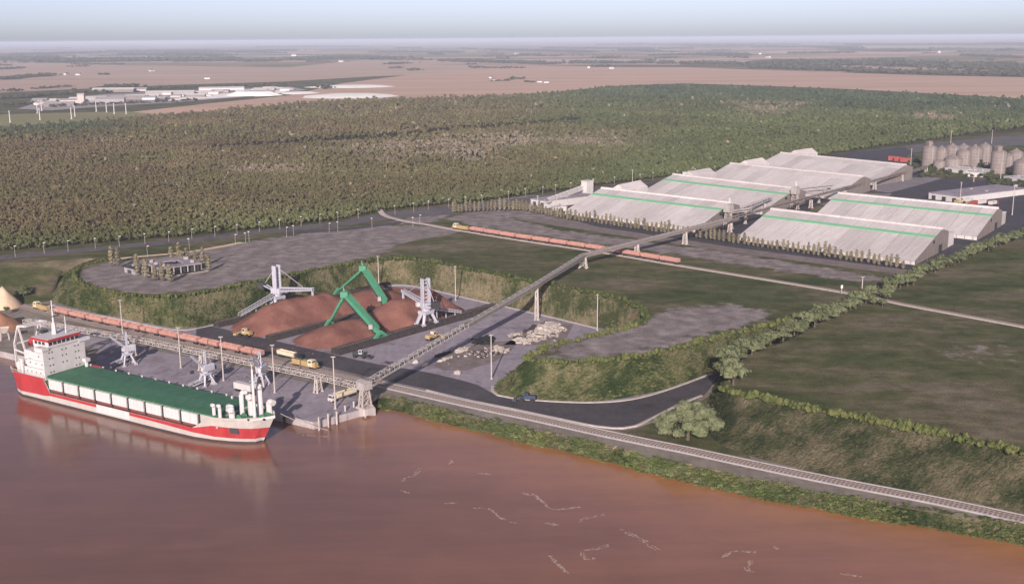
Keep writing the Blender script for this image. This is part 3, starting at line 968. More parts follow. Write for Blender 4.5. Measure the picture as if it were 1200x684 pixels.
n1 = vnoise(p[:, 0], p[:, 1], 140, 1); n2 = vnoise(p[:, 0], p[:, 1], 45, 2)
def C(*a): return np.array(a)[None, :]
olive, brown, green, dgreen, ash = C(0.118, 0.104, 0.050), C(0.136, 0.103, 0.058), C(0.096, 0.112, 0.047), C(0.060, 0.082, 0.044), C(0.215, 0.175, 0.13)
front_y = np.interp(px, [q[0] for q in FOREST_FRONT], [q[1] for q in FOREST_FRONT])
fr = np.clip(1 - (front_y - py) / 26 + (n1 - 0.5) * 0.9, 0, 1)[:, None]
midb = np.clip((n1 * 0.6 + n2 * 0.5 - 0.35) * 2.0, 0, 1)[:, None] * np.clip(1.45 - px / 640, 0, 1)[:, None]
tint = olive * (1 - midb) + brown * midb
rg = np.clip((px - 560) / 240 + (n1 - 0.5), 0, 1)[:, None]
tint = tint * (1 - rg) + (green * 0.95) * rg
back = (np.clip((1 - (py - np.interp(px, [100, 500, 700, 900, 1200], [138, 112, 104, 108, 128])) / 26) * 1.1 + (n2 - 0.5), 0, 1) * np.clip((px - 540) / 160, 0, 1))[:, None]
tint = tint * (1 - back) + dgreen * back
lf = np.clip(1 - (py - 152) / 14, 0, 1) * np.clip(1 - (px - 60) / 140, 0, 1)
tint = tint * (1 - lf[:, None]) + dgreen * lf[:, None]
tint = tint * (1 - fr * 0.75) + green * 1.05 * fr * 0.75
for cx_, cy_, rx_, ry_ in ((510, 178, 110, 15), (905, 130, 38, 8), (1085, 139, 32, 5), (640, 165, 110, 8), (300, 200, 60, 6)):
    a = np.clip(1.3 - np.hypot((px - cx_) / rx_, (py - cy_) / ry_) + (n2 - .5) * 1.4, 0, 1) * (g.random(n) < 0.7)
    tint = tint * (1 - a[:, None]) + ash * a[:, None]
tint = 0.9 * tint * (0.80 + 0.42 * g.random(n) ** 1.2)[:, None] * (0.82 + 0.4 * vnoise(p[:, 0], p[:, 1], 75, 11))[:, None]
pale = g.random(n) < 0.008
tint[pale] = ash * 1.1
s3 = (sz * (0.68 + 0.55 * g.random(n) ** 1.5))[:, None] * np.array([[1, 1, 1.0]])
s3[:, 2] *= (0.75 + 0.6 * g.random(n))
scatter('woodland', np.c_[p, np.full(n, HIGH)], s3, tint, G_TREE, 6, 1)
print('woodland trees', n)

# distant tree belts and copses: (pixel line, width in m, size, density)
BELTS = [([(0, 94), (30, 91), (60, 89)], 60, 3), ([(120, 107), (156, 102)], 70, 4.0), ([(0, 108), (30, 107)], 30, 3), ([(40, 105), (82, 102)], 25, 2.2),
         ([(0, 117), (60, 112), (120, 109), (160, 105.5), (230, 103), (340, 100)], 22, 2.2), ([(0, 124), (50, 122), (100, 119)], 26, 2.4), ([(60, 126), (120, 123), (178, 121)], 20, 2.2),
         ([(185, 120), (206, 120)], 20, 2.2), ([(214, 119), (230, 118)], 16, 2.2), ([(380, 105), (384, 100)], 26, 3.4), ([(320, 103), (330, 100)], 24, 2.5),
         ([(60, 74), (140, 71), (200, 72), (280, 71)], 420, 6), ([(0, 71), (40, 69)], 400, 6), ([(150, 65), (260, 66)], 240, 6), ([(280, 73), (330, 72)], 120, 5), ([(200, 63), (340, 60)], 240, 6),
         ([(360, 71), (400, 68), (450, 70)], 240, 5), ([(455, 76), (475, 75)], 70, 4), ([(478, 83), (492, 83)], 50, 3.4), ([(455, 80.5), (474, 80)], 40, 3), ([(530, 72), (560, 73), (650, 76)], 120, 4),
         ([(572, 59), (620, 60), (690, 62)], 160, 5), ([(600, 94), (612, 93)], 30, 3.2), ([(575, 96), (598, 95)], 14, 2.0), ([(614, 96), (625, 97)], 16, 2.0),
         ([(668, 74), (720, 75), (790, 74)], 90, 4), ([(800, 76), (860, 76), (940, 79)], 120, 4.5), ([(885, 80), (960, 82.5), (1040, 86), (1200, 90)], 80, 4.4), ([(900, 76), (1000, 76), (1100, 78), (1240, 84)], 330, 5.5),
         ([(1010, 71), (1060, 71)], 90, 4.5), ([(822, 65), (875, 66)], 120, 4.5), ([(1040, 60), (1068, 61)], 260, 5.5), ([(1168, 60), (1185, 60)], 220, 5.5), ([(960, 56), (1000, 58)], 160, 5), ([(880, 56), (1010, 55)], 110, 5),
         ([(0, 66), (120, 62), (240, 60)], 380, 6), ([(300, 56), (420, 55)], 380, 6), ([(700, 53), (900, 52)], 260, 6), ([(640, 57), (760, 58)], 130, 5), ([(1000, 53), (1240, 53)], 420, 6), ([(440, 62), (540, 62)], 150, 5),
         ([(700, 69), (720, 68)], 90, 4), ([(772, 69), (790, 68)], 60, 4), ([(0, 82), (26, 80)], 60, 3), ([(116, 88), (128, 88)], 40, 3), ([(700, 104), (760, 102), (800, 101)], 30, 2.2), ([(1130, 66), (1190, 68)], 60, 4), ([(760, 66), (850, 63)], 40, 4)]
r2 = random.Random(40)
for _ in range(90):
    x = r2.uniform(-40, 1240); y = 50 + 30 * r2.random() ** 1.3; w_ = r2.uniform(8, 70)
    if 60 < y and 80 > x > 1300: continue
    BELTS.append(([(x, y + 1), (x + w_, y + 1 + r2.uniform(-.6, .8))], 25 + 160 * r2.random() ** 2 * (80 - y) / 30, 3.2 + (80 - y) / 14))
bp, bs, bt = [], [], []
for bi, (ln, w, s_) in enumerate(BELTS):
    q = P(ln, HIGH)
    L = sum((b - a).length for a, b in zip(q, q[1:]))
    cnt = int(min(2600, L * w / (s_ * 3.4) ** 2 * 1.2)) + 4
    for _ in range(cnt):
        t = rnd.random() * (len(q) - 1); i = int(t); a, b = q[i], q[i + 1]
        x = a.lerp(b, t - i)
        d = (b - a).normalized()
        o_ = rnd.gauss(0, 0.38) * w
        bp.append((x.x - d.y * o_, x.y + d.x * o_, HIGH))
        k = s_ * rnd.uniform(0.55, 1.25) * (0.8 if L * w < 2e4 else 1.0)
        bs.append((k, k, k * rnd.uniform(0.45, 0.75)))
        c_ = rnd.uniform(0.75, 1.25)
        bt.append((0.075 * c_, 0.078 * c_, 0.055 * c_))
scatter('distant_tree_belts', bp, bs, np.array(bt), G_TREE, 6, 2)
print('belt trees', len(bp))

# rough scrub on the banks and along the river
def along(line_a, line_b, n, lo=0.0, hi=1.0, seed=0, smin=0.6, smax=1.6, flat=0.8, cols=((0.07, 0.085, 0.03),), lift=0.0, clump=None):
    r = random.Random(seed)
    out = []
    m_ = min(len(line_a), len(line_b))
    for _ in range(n):
        t = r.random() * (m_ - 1.001); i = int(t)
        a = line_a[i].lerp(line_a[i + 1], t - i); b = line_b[i].lerp(line_b[i + 1], t - i)
        x = a.lerp(b, r.uniform(lo, hi))
        if clump and noise.noise(x * clump) < r.uniform(-0.35, 0.25): continue
        k = r.uniform(smin, smax)
        c = cols[min(len(cols) - 1, max(0, int((noise.noise(x * 0.045) + .5 + r.uniform(-.22, .22)) * len(cols))))]; f = r.uniform(0.75, 1.25)
        out.append(((x.x, x.y, x.z + lift), (k, k, k * flat * r.uniform(0.7, 1.3)), tuple(v * f for v in c)))
    return out
GREENS = ((0.065, 0.085, 0.028), (0.09, 0.11, 0.04), (0.12, 0.13, 0.055))
HEDGE = ((0.06, 0.075, 0.023), (0.085, 0.10, 0.032), (0.12, 0.13, 0.048))
DRY = ((0.19, 0.16, 0.09), (0.13, 0.125, 0.06), (0.24, 0.19, 0.12))
S = []
S += along(shore_top, b_, 7500, 0.0, 0.95, 1, 0.35, 1.15, 0.9, GREENS + HEDGE, 0.0, 0.06)
S += along(shore_top, b_, 350, 0.0, 0.8, 8, 1.0, 1.8, 1.1, GREENS + HEDGE[:1], 0.0, 0.03)
S += along(side(shore_top, 2.5), shore_top, 700, 0.0, 1.0, 2, 0.4, 1.0, 0.8, HEDGE + DRY, 0.0)
scatter('riverside_scrub', *[np.array(x) for x in zip(*S)], G_BUSH, 4, 3)
S = along(cA[:i1], fA[:i1], 2300, 0.03, 0.97, 3, 0.4, 1.15, 0.8, GREENS + ((0.045, 0.06, 0.02),), -0.1, 0.05)
S += along(cA[i1:i2], fA[i1:i2], 1200, 0.03, 0.97, 4, 0.35, 0.9, 0.8, DRY + GREENS[1:], -0.1, 0.05)
S += along(cA[i2:], fA[i2:], 2600, 0.03, 0.97, 5, 0.4, 1.2, 0.8, GREENS + ((0.045, 0.06, 0.02), DRY[1]), -0.1, 0.05)
S += along(cB, fB, 1600, 0.03, 0.97, 6, 0.35, 0.95, 0.7, ((0.05, 0.06, 0.025), (0.07, 0.075, 0.035), (0.10, 0.095, 0.05)), -0.1, 0.05)
scatter('bank_undergrowth', *[np.array(x) for x in zip(*S)], G_BUSH, 4, 4)

# crest hedges: leafy meshes, one hedge per stretch
def hedge(label, line, w=1.6, h=1.9, step=1.25, mat='hedge', seed=1, leaves=14):
    mb = MB()
    r = random.Random(seed)
    d = 0; last = None
    for i, p in enumerate(line):
        if last is not None and (p - last).length < step: continue
        last = p
        gk = noise.noise(p * .07 + Vector((seed, 0, 0))); hh = 1 + gk * .45 + r.uniform(-.15, .2)
        for k in range(3):
            q = p + Vector((r.uniform(-w, w) * .85, r.uniform(-w, w) * .85, 0))
            s = r.uniform(0.35, 1.05) * hh
            crown(mb, (q.x, q.y, q.z + h * 0.35 * s), w * .72 * s, w * .72 * s, h * 0.6 * s, r.randrange(9999), leaves, 0.34, rough=.6)
    o = mb.build('hedge', mat, fix=False)
    return tag(o, label, 'hedge')
def fine(line, s=1.5):
    out = [line[0]]
    for a, b in zip(line, line[1:]):
        k = max(1, int((b - a).length / s))
        for j in range(1, k + 1): out.append(a.lerp(b, j / k))
    return out
hedge('low green hedge curling round the grey lot above the left bank', fine(cA[:i1 + 1]), 1.5, 2.4, seed=1)
hedge('yellow-green hedge along the crest of the dry back bank of the stockyard', fine(cA[i1 + 1:i2]), 2.3, 2.7, seed=2)
ib = idx_near(cA, crestA[20])
hedge('hedge on the near edge of the grey tongue above the stone heap', fine(cA[i2:ib]), 2.2, 2.5, seed=3)
hedge('hedge along the crest above the haul road bend', fine(cA[ib:]), 2.1, 2.5, seed=4)
j0 = idx_near(cB, crestB[5])
hedge('long dark-shadowed hedge across the right field above the riverside slope', fine(cB[j0:], 1.0), 2.3, 3.1, step=.95, seed=5)
#PART4
# ================================================================== RAILWAYS AND TRAINS
def railway(name, line, z_off=0.25, bed_w=3.4, sleeper_step=1.6, edge=True, kerbs=False, bedmat='ballast'):
    """ballast bed with joined sleepers, two rails and optional edge beams as children"""
    root = structure(ribbon(name, line, -bed_w, bed_w, bedmat, z_off, z_off + 0.1))
    mb = MB()
    acc = 0
    for i in range(len(line) - 1):
        a, b = line[i], line[i + 1]
        L = (b - a).length; d = (b - a).normalized(); nn = Vector((-d.y, d.x, 0))
        while acc < L:
            p = a + d * acc
            c = [p - nn * 1.9 - d * .28, p + nn * 1.9 - d * .28, p + nn * 1.9 + d * .28, p - nn * 1.9 + d * .28]
            lo = [q + Vector((0, 0, z_off - .02)) for q in c]; hi = [q + Vector((0, 0, z_off + .16)) for q in c]
            mb.add(lo + hi, [(4, 5, 6, 7), (0, 1, 5, 4), (1, 2, 6, 5), (2, 3, 7, 6), (3, 0, 4, 7)])
            acc += sleeper_step
        acc -= L
    tag(mb.build('sleepers', 'sleeper', root, fix=True), kind='stuff')
    for s in (-0.8, 0.8):
        ribbon('rail', line, s - 0.09, s + 0.09, 'rail', z_off + 0.34, 0.18, root)
    if kerbs:
        for s in (-bed_w - 0.35, bed_w + 0.35):
            ribbon('edge_beam', line, s - 0.26, s + 0.26, 'concrete', z_off + 0.30, 0.6, root)
    return root
TRK = [(20, 356.5), (60, 367), (120, 380.5), (200, 397.5), (300, 419), (380, 436), (452, 452), (540, 472), (630, 491), (700, 506.5), (760, 519), (803, 527.5), (880, 544), (977, 564), (1094, 586.5), (1200, 609), (1330, 638), (1500, 680), (1800, 757)]
trk = smooth_line(P(TRK, LOW), 4)
split = idx_near(trk, at(446, 451, LOW))
railway('quayside_railway', trk[:split + 1])
railway('riverside_railway', trk[split:], 0.3, 2.6, 1.5, kerbs=True, bedmat='ballast')
TRK2 = [(444, 244), (450, 252), (470, 258), (500, 263), (530, 268.5), (600, 280), (700, 295), (795, 311), (900, 328), (1000, 344.5), (1060, 357), (1130, 370), (1200, 383), (1330, 408), (1700, 482)]
trk2 = smooth_line(P(TRK2, HIGH), 5)
railway('inland_railway', trk2, 0.3, 2.2, 2.2, bedmat='kerb')

def make_wagon(L=14.2):
    t = thing('hopper_wagon', 'x', 'railway wagon', (0, 0, 0))
    w = 1.5
    mb = MB()
    for s in (-1, 1):                                   # sloping sides
        pts = [(s * w * 0.72, 1.3), (s * w, 2.0), (s * w, 3.5), (s * (w - .1), 3.5), (s * (w - .1), 2.0), (s * w * 0.66, 1.4)]
        mb.prism(pts, -L / 2 + .5, L / 2 - .5)
        for k in range(9):
            x = -L / 2 + .9 + k * (L - 1.8) / 8
            mb.box(x - .06, x + .06, s * (w + .09) - .07, s * (w + .09) + .07, 1.9, 3.45)
    for s in (-1, 1):
        mb.box(s * (L / 2 - .55) - .05, s * (L / 2 - .55) + .05, -w + .05, w - .05, 1.5, 3.5)
    for x in (-L / 6, L / 6):
        mb.box(x - .05, x + .05, -w + .1, w - .1, 1.5, 3.35)
    mb.build('wagon_body', 'pinkwagon', t)
    lo = MB()
    n = 8
    for i in range(n):
        x0 = -L / 2 + .6 + i * (L - 1.2) / n; x1 = x0 + (L - 1.2) / n
        h0 = 2.9 + .35 * math.sin(i / n * math.pi * 3) ** 2; h1 = 2.9 + .35 * math.sin((i + 1) / n * math.pi * 3) ** 2
        lo.add([(x0, -w + .12, 2.7), (x1, -w + .12, 2.7), (x1, 0, h1 + .35), (x0, 0, h0 + .35), (x1, w - .12, 2.7), (x0, w - .12, 2.7)], [(0, 1, 2, 3), (3, 2, 4, 5)])
    lo.build('load', 'wagonload', t)
    fr_ = MB(); fr_.box(-L / 2 + .1, L / 2 - .1, -1.0, 1.0, 1.0, 1.32); fr_.box(-L / 2 - .3, -L / 2 + .1, -.2, .2, 1.02, 1.28); fr_.box(L / 2 - .1, L / 2 + .3, -.2, .2, 1.02, 1.28)
    fr_.build('underframe', 'dark', t)
    for x in (-L / 2 + 2.2, L / 2 - 2.2):
        b = MB()
        b.box(x - 1.3, x + 1.3, -.85, .85, .62, .95)
        for dx in (-.9, .9):
            for s in (-1, 1): b.bar((x + dx, s * .72, .46 + .01), (x + dx, s * .92, .46 + .01), .45, n=10)
        b.build('bogie', 'black', t)
    return t
wagon0 = make_wagon()
wagon_used = []
def put(line, dist):
    """point and heading at a distance along a line"""
    for a, b in zip(line, line[1:]):
        L = (b - a).length
        if dist <= L: return a.lerp(b, dist / L), az(a, b)
        dist -= L
    return line[-1], az(line[-2], line[-1])
def dist_at(line, p):
    i = idx_near(line, p); return sum((b - a).length for a, b in zip(line[:i + 1], line[1:i + 1]))

def train(line, p0, p1, zrail, desc, group, n_from):
    d0, d1 = dist_at(line, p0), dist_at(line, p1)
    n = int(abs(d1 - d0) / 14.9)
    for i in range(n):
        q, a = put(line, min(d0, d1) + 7.5 + i * 14.9)
        lab = desc % ordn(i)
        q = (q.x, q.y, q.z + zrail)
        if not wagon_used:
            wagon_used.append(1); w = wagon0; w.location = q; w.rotation_euler.z = a; w['label'] = lab; w['group'] = group
        else: w = dup(wagon0, q, a, lab, group)
    return n
n1_ = train(trk, at(66, 368, LOW), at(338, 427, LOW), 0.58, 'faded red hopper wagon in the train behind the quay, %s from the left end', 'hopper wagons of the quayside train', 0)
n2_ = train(trk2, at(551, 272.5, HIGH), at(806, 313, HIGH), 0.6, 'faded red hopper wagon in the inland train, %s from its yellow locomotive', 'hopper wagons of the inland train', 0)
print('wagons', n1_, n2_)
# second rake behind the quayside train (dark, partly hidden)

def make_loco(label, loc, rz):
    t = thing('locomotive', label, 'locomotive', loc, rz)
    b = MB(); b.box(-7, 2.2, -1.15, 1.15, 1.35, 3.3); b.prism([(-1.15, 1.35), (1.15, 1.35), (1.15, 2.9), (.7, 3.25), (-.7, 3.25), (-1.15, 2.9)], 2.2, 7.4)
    b.box(-8, 8, -1.45, 1.45, 1.0, 1.35); b.build('hood', 'yellow', t)
    c = MB(); c.prism([(-1.45, 1.35), (1.45, 1.35), (1.45, 3.9), (1.0, 4.3), (-1.0, 4.3), (-1.45, 3.9)], 3.2, 5.8); c.build('cab', 'cream', t)
    g_ = MB()
    for s in (-1, 1): g_.box(3.7, 5.3, s * 1.47 - .03, s * 1.47 + .03, 2.9, 3.7)
    g_.box(5.8, 5.84, -1.1, 1.1, 2.95, 3.75); g_.box(3.16, 3.2, -1.1, 1.1, 2.95, 3.75)
    g_.build('cab_windows', 'glass', t)
    r = MB(); [r.box(x - .35, x + .35, -.5, .5, 3.3, 3.6) for x in (-5.5, -3.6, -1.6)]; r.build('roof_fans', 'dark', t)
    for x in (-5.2, 5.2):
        w = MB(); w.box(x - 1.9, x + 1.9, -.9, .9, .6, 1.0)
        for dx in (-1.4, 0, 1.4):
            for s in (-1, 1): w.bar((x + dx, s * .75, .5), (x + dx, s * .95, .5), .48, n=10)
        w.build('bogie', 'black', t)
    return t
q, a = put(trk2, dist_at(trk2, at(540, 270.5, HIGH))); make_loco('yellow locomotive at the head of the inland train', (q.x, q.y, q.z + .6), a + math.pi)
q, a = put(trk, dist_at(trk, at(356, 431, LOW))); make_loco('yellow locomotive on the quayside track under the conveyor, beside a cream trailer', (q.x, q.y, q.z + .58), a)
q, a = put(trk, dist_at(trk, at(48, 364, LOW))); make_loco('yellow locomotive at the left end of the quay behind the ship mast', (q.x, q.y, q.z + .58), a + math.pi)

# ================================================================== CONVEYOR GALLERIES
def gallery(name, label, pts, w=3.4, h=3.0, covered=True, bay=4.5, mats=('lattice', 'belt', 'galvdark'), supports=(), walkway=True, cat='conveyor', cover_mat='galvdark'):
    """lattice conveyor bridge through 3-D points"""
    t = thing(name, label, cat, pts[0])
    o = Vector(pts[0])
    pts = [Vector(p) - o for p in pts]
    fr_, bl, cv, wk = MB(), MB(), MB(), MB()
    for a, b in zip(pts, pts[1:]):
        L = (b - a).length; d = (b - a) / L; nn = Vector((-d.y, d.x, 0)).normalized(); up_ = Vector((0, 0, 1))
        n = max(1, int(L / bay))
        for s in (-1, 1):
            e = nn * (s * w / 2)
            fr_.bar(a + e, b + e, .13); fr_.bar(a + e + up_ * h, b + e + up_ * h, .11)
            for i in range(n + 1):
                p = a.lerp(b, i / n)
                fr_.bar(p + e, p + e + up_ * h, .10)
                if i < n:
                    q = a.lerp(b, (i + 1) / n)
                    if i % 2: fr_.bar(p + e, q + e + up_ * h, .085)
                    else: fr_.bar(p + e + up_ * h, q + e, .085)
        for i in range(n + 1):
            p = a.lerp(b, i / n)
            fr_.bar(p + nn * (w / 2), p - nn * (w / 2), .09)
            fr_.bar(p + nn * (w / 2) + up_ * h, p - nn * (w / 2) + up_ * h, .08)
            if i < n and not covered:
                q = a.lerp(b, (i + 1) / n); s = 1 if i % 2 else -1
                fr_.bar(p + nn * (s * w / 2) + up_ * h, q - nn * (s * w / 2) + up_ * h, .07)
        for (e0, e1, z0, z1, mb_) in ((-.75, .75, .5, .62, bl), (-w / 2, -w / 2 + .8, .12, .2, wk)):
            c = [a + nn * e0, b + nn * e0, b + nn * e1, a + nn * e1]
            mb_.add([x + up_ * z0 for x in c] + [x + up_ * z1 for x in c], [(3, 2, 1, 0), (4, 5, 6, 7), (0, 1, 5, 4), (2, 3, 7, 6), (1, 2, 6, 5), (3, 0, 4, 7)])
        if covered:                      # ribbed arched cover in separate bays
            m_ = max(1, int(L / 6))
            arc = [(-w / 2 - .25, h * .1), (-w / 2 - .2, h * .85), (-w / 4, h * 1.18), (w / 4, h * 1.18), (w / 2 + .2, h * .85), (w / 2 + .25, h * .1)]
            for i in range(m_):
                p, q = a.lerp(b, (i + .02) / m_), a.lerp(b, (i + .98) / m_)
                vs = [p + nn * y + up_ * z for y, z in arc] + [q + nn * y + up_ * z for y, z in arc]
                cv.add(vs, [(k, k + 1, k + 7, k + 6) for k in (1, 2, 3)]); cv.add([v for v in vs], [(0, 1, 7, 6), (4, 5, 11, 10)], 1)
                fr_.bar(q + nn * (-w / 4) + up_ * (h * 1.2), q + nn * (w / 4) + up_ * (h * 1.2), .12)
    fr_.build('truss', mats[0], t); bl.build('belt', mats[1], t); wk.build('walkway', 'galv', t)
    if covered: cv.build('belt_cover', [cover_mat, 'cladding' if cover_mat != 'white' else 'white'], t)
    return t, o
def trestle(parent, o, base, top, spread=2.2, along_=0.0, mat='galv', legs=4, name='trestle'):
    """four-legged braced tower part from ground to the bridge"""
    b, tp = Vector(base) - o, Vector(top) - o
    mb = MB()
    d = Vector((math.cos(along_), math.sin(along_), 0)); nn = Vector((-d.y, d.x, 0))
    cs = [(1, 1), (1, -1), (-1, -1), (-1, 1)]
    H_ = tp.z - b.z
    n = max(2, int(H_ / 4))
    def cnr(c, f): return b.lerp(tp, f) + d * (c[0] * spread * (1 - .45 * f) * .55) + nn * (c[1] * spread * (1 - .35 * f))
    for c in cs: mb.bar(cnr(c, 0), cnr(c, 1), .22)
    for i in range(n):
        for k in range(4):
            p, q = cs[k], cs[(k + 1) % 4]
            mb.bar(cnr(p, i / n), cnr(q, (i + 1) / n), .10); mb.bar(cnr(q, i / n), cnr(p, (i + 1) / n), .10)
            mb.bar(cnr(p, (i + 1) / n), cnr(q, (i + 1) / n), .12)
    for c in cs:
        p = cnr(c, 0); mb.box(p.x - .5, p.x + .5, p.y - .5, p.y + .5, p.z - .1, p.z + .5)
    return mb.build(name, mat, parent)

T0 = at(428, 478, 3.0)
Qdir = at(155, 417, 3) - at(373, 459, 3); Qdir.z = 0; Qdir.normalize()
S4, S1 = at(373, 459, 3), at(155, 417, 3)
qz = 11.6
T0t = Vector((T0.x, T0.y, qz))
farq = S4 + Qdir * ((at(66, 372, 8.5) - S4).dot(Qdir)); 
qpts = [T0t, Vector((S4.x, S4.y, 9.2)), Vector((S1.x, S1.y, 11.0)), Vector((farq.x, farq.y, 10.0))]
qpts[0].z = 11.0
tq, oq = gallery('quay_conveyor', 'long elevated white lattice conveyor running along the quay behind the ship', qpts, w=3.0, h=1.7, covered=False, bay=4.0, mats=('galv', 'kerb', 'galvdark'))
for px in ((155, 417), (238, 433), (309, 444.5), (373, 459)):
    f = (at(px[0], px[1], 3) - S4).dot(Qdir)
    b = S4 + Qdir * f
    zt = 9.2 + (11.0 - 9.2) * f / (S1 - S4).length
    trestle(tq, oq, (b.x, b.y, 3), (b.x, b.y, zt), 1.7, az((0, 0), Qdir))
b = S1 + Qdir * 46; trestle(tq, oq, (b.x, b.y, 3), (b.x, b.y, 10.6), 1.5, az((0, 0), Qdir))
# transfer tower on its concrete base at the water's edge
tt = thing('transfer_tower', 'pale conveyor transfer tower on a concrete block at the corner of the quay', 'tower', (T0.x, T0.y, 0), az(T0, S4))
z_ = Vector((0, 0, 0))
base = MB(); base.box(-3.0, 3.0, -2.6, 2.6, 0.8, 3.6); base.build('concrete_base', 'kerb', tt)
for x in (-2.2, 2.2):
    for y in (-1.8, 1.8):
        pl = MB(); pl.cyl((x, y, -2), .45, 2.8, 8); pl.build('pile', 'quayface', tt)
trestle(tt, z_, (0, 0, 3.6), (0, 0, 11.2), 2.4, 0)
hd = MB(); hd.box(-2.3, 2.3, -2.3, 2.3, 11.2, 14.2); hd.prism([(-2.6, 14.2), (2.6, 14.2), (2.6, 14.5), (0, 15.2), (-2.6, 14.5)], -2.6, 2.6); hd.build('transfer_house', 'lattice', tt)
ld = MB(); ld.bar((2.6, -2.4, 3.6), (2.6, -2.4, 12), .08); ld.bar((3.0, -2.4, 3.6), (3.0, -2.4, 12), .08); [ld.bar((2.6, -2.4, 3.8 + k * .5), (3.0, -2.4, 3.8 + k * .5), .03) for k in range(16)]; ld.build('ladder', 'galv', tt)
# main gallery uphill to the depot
T1 = at(629, 375, 3); T2 = at(683.5, 314, 17); T3 = at(855, 274, 17)
main = [Vector((T0.x + .8, T0.y + 2, 12.2)), Vector((T1.x, T1.y, 21.5)), Vector((T2.x, T2.y, 23.6))]
split_p = main[0].lerp(main[1], 0.52)
tm, om = gallery('uphill_conveyor', 'open white lattice conveyor climbing across the stockyard from the quay corner tower', [main[0], split_p], w=2.8, h=1.9, covered=False, bay=3.6)
tn, on = gallery('covered_conveyor', 'grey covered conveyor bridge crossing the field and the inland train towards the sheds',
                 [split_p, main[1], main[2], Vector((T3.x, T3.y, 26.5))], w=2.7, h=1.9, covered=True, bay=6)
trestle(tn, on, T1, main[1], 0.9, az(T0, T1), name='tall_trestle')
trestle(tn, on, T2, main[2], 2.2, az(T1, T2))
for f in (.33, .66):
    b = main[2].lerp(Vector((T3.x, T3.y, 26.5)), f); trestle(tn, on, (b.x, b.y, 17), b, 1.5, az(T2, T3))

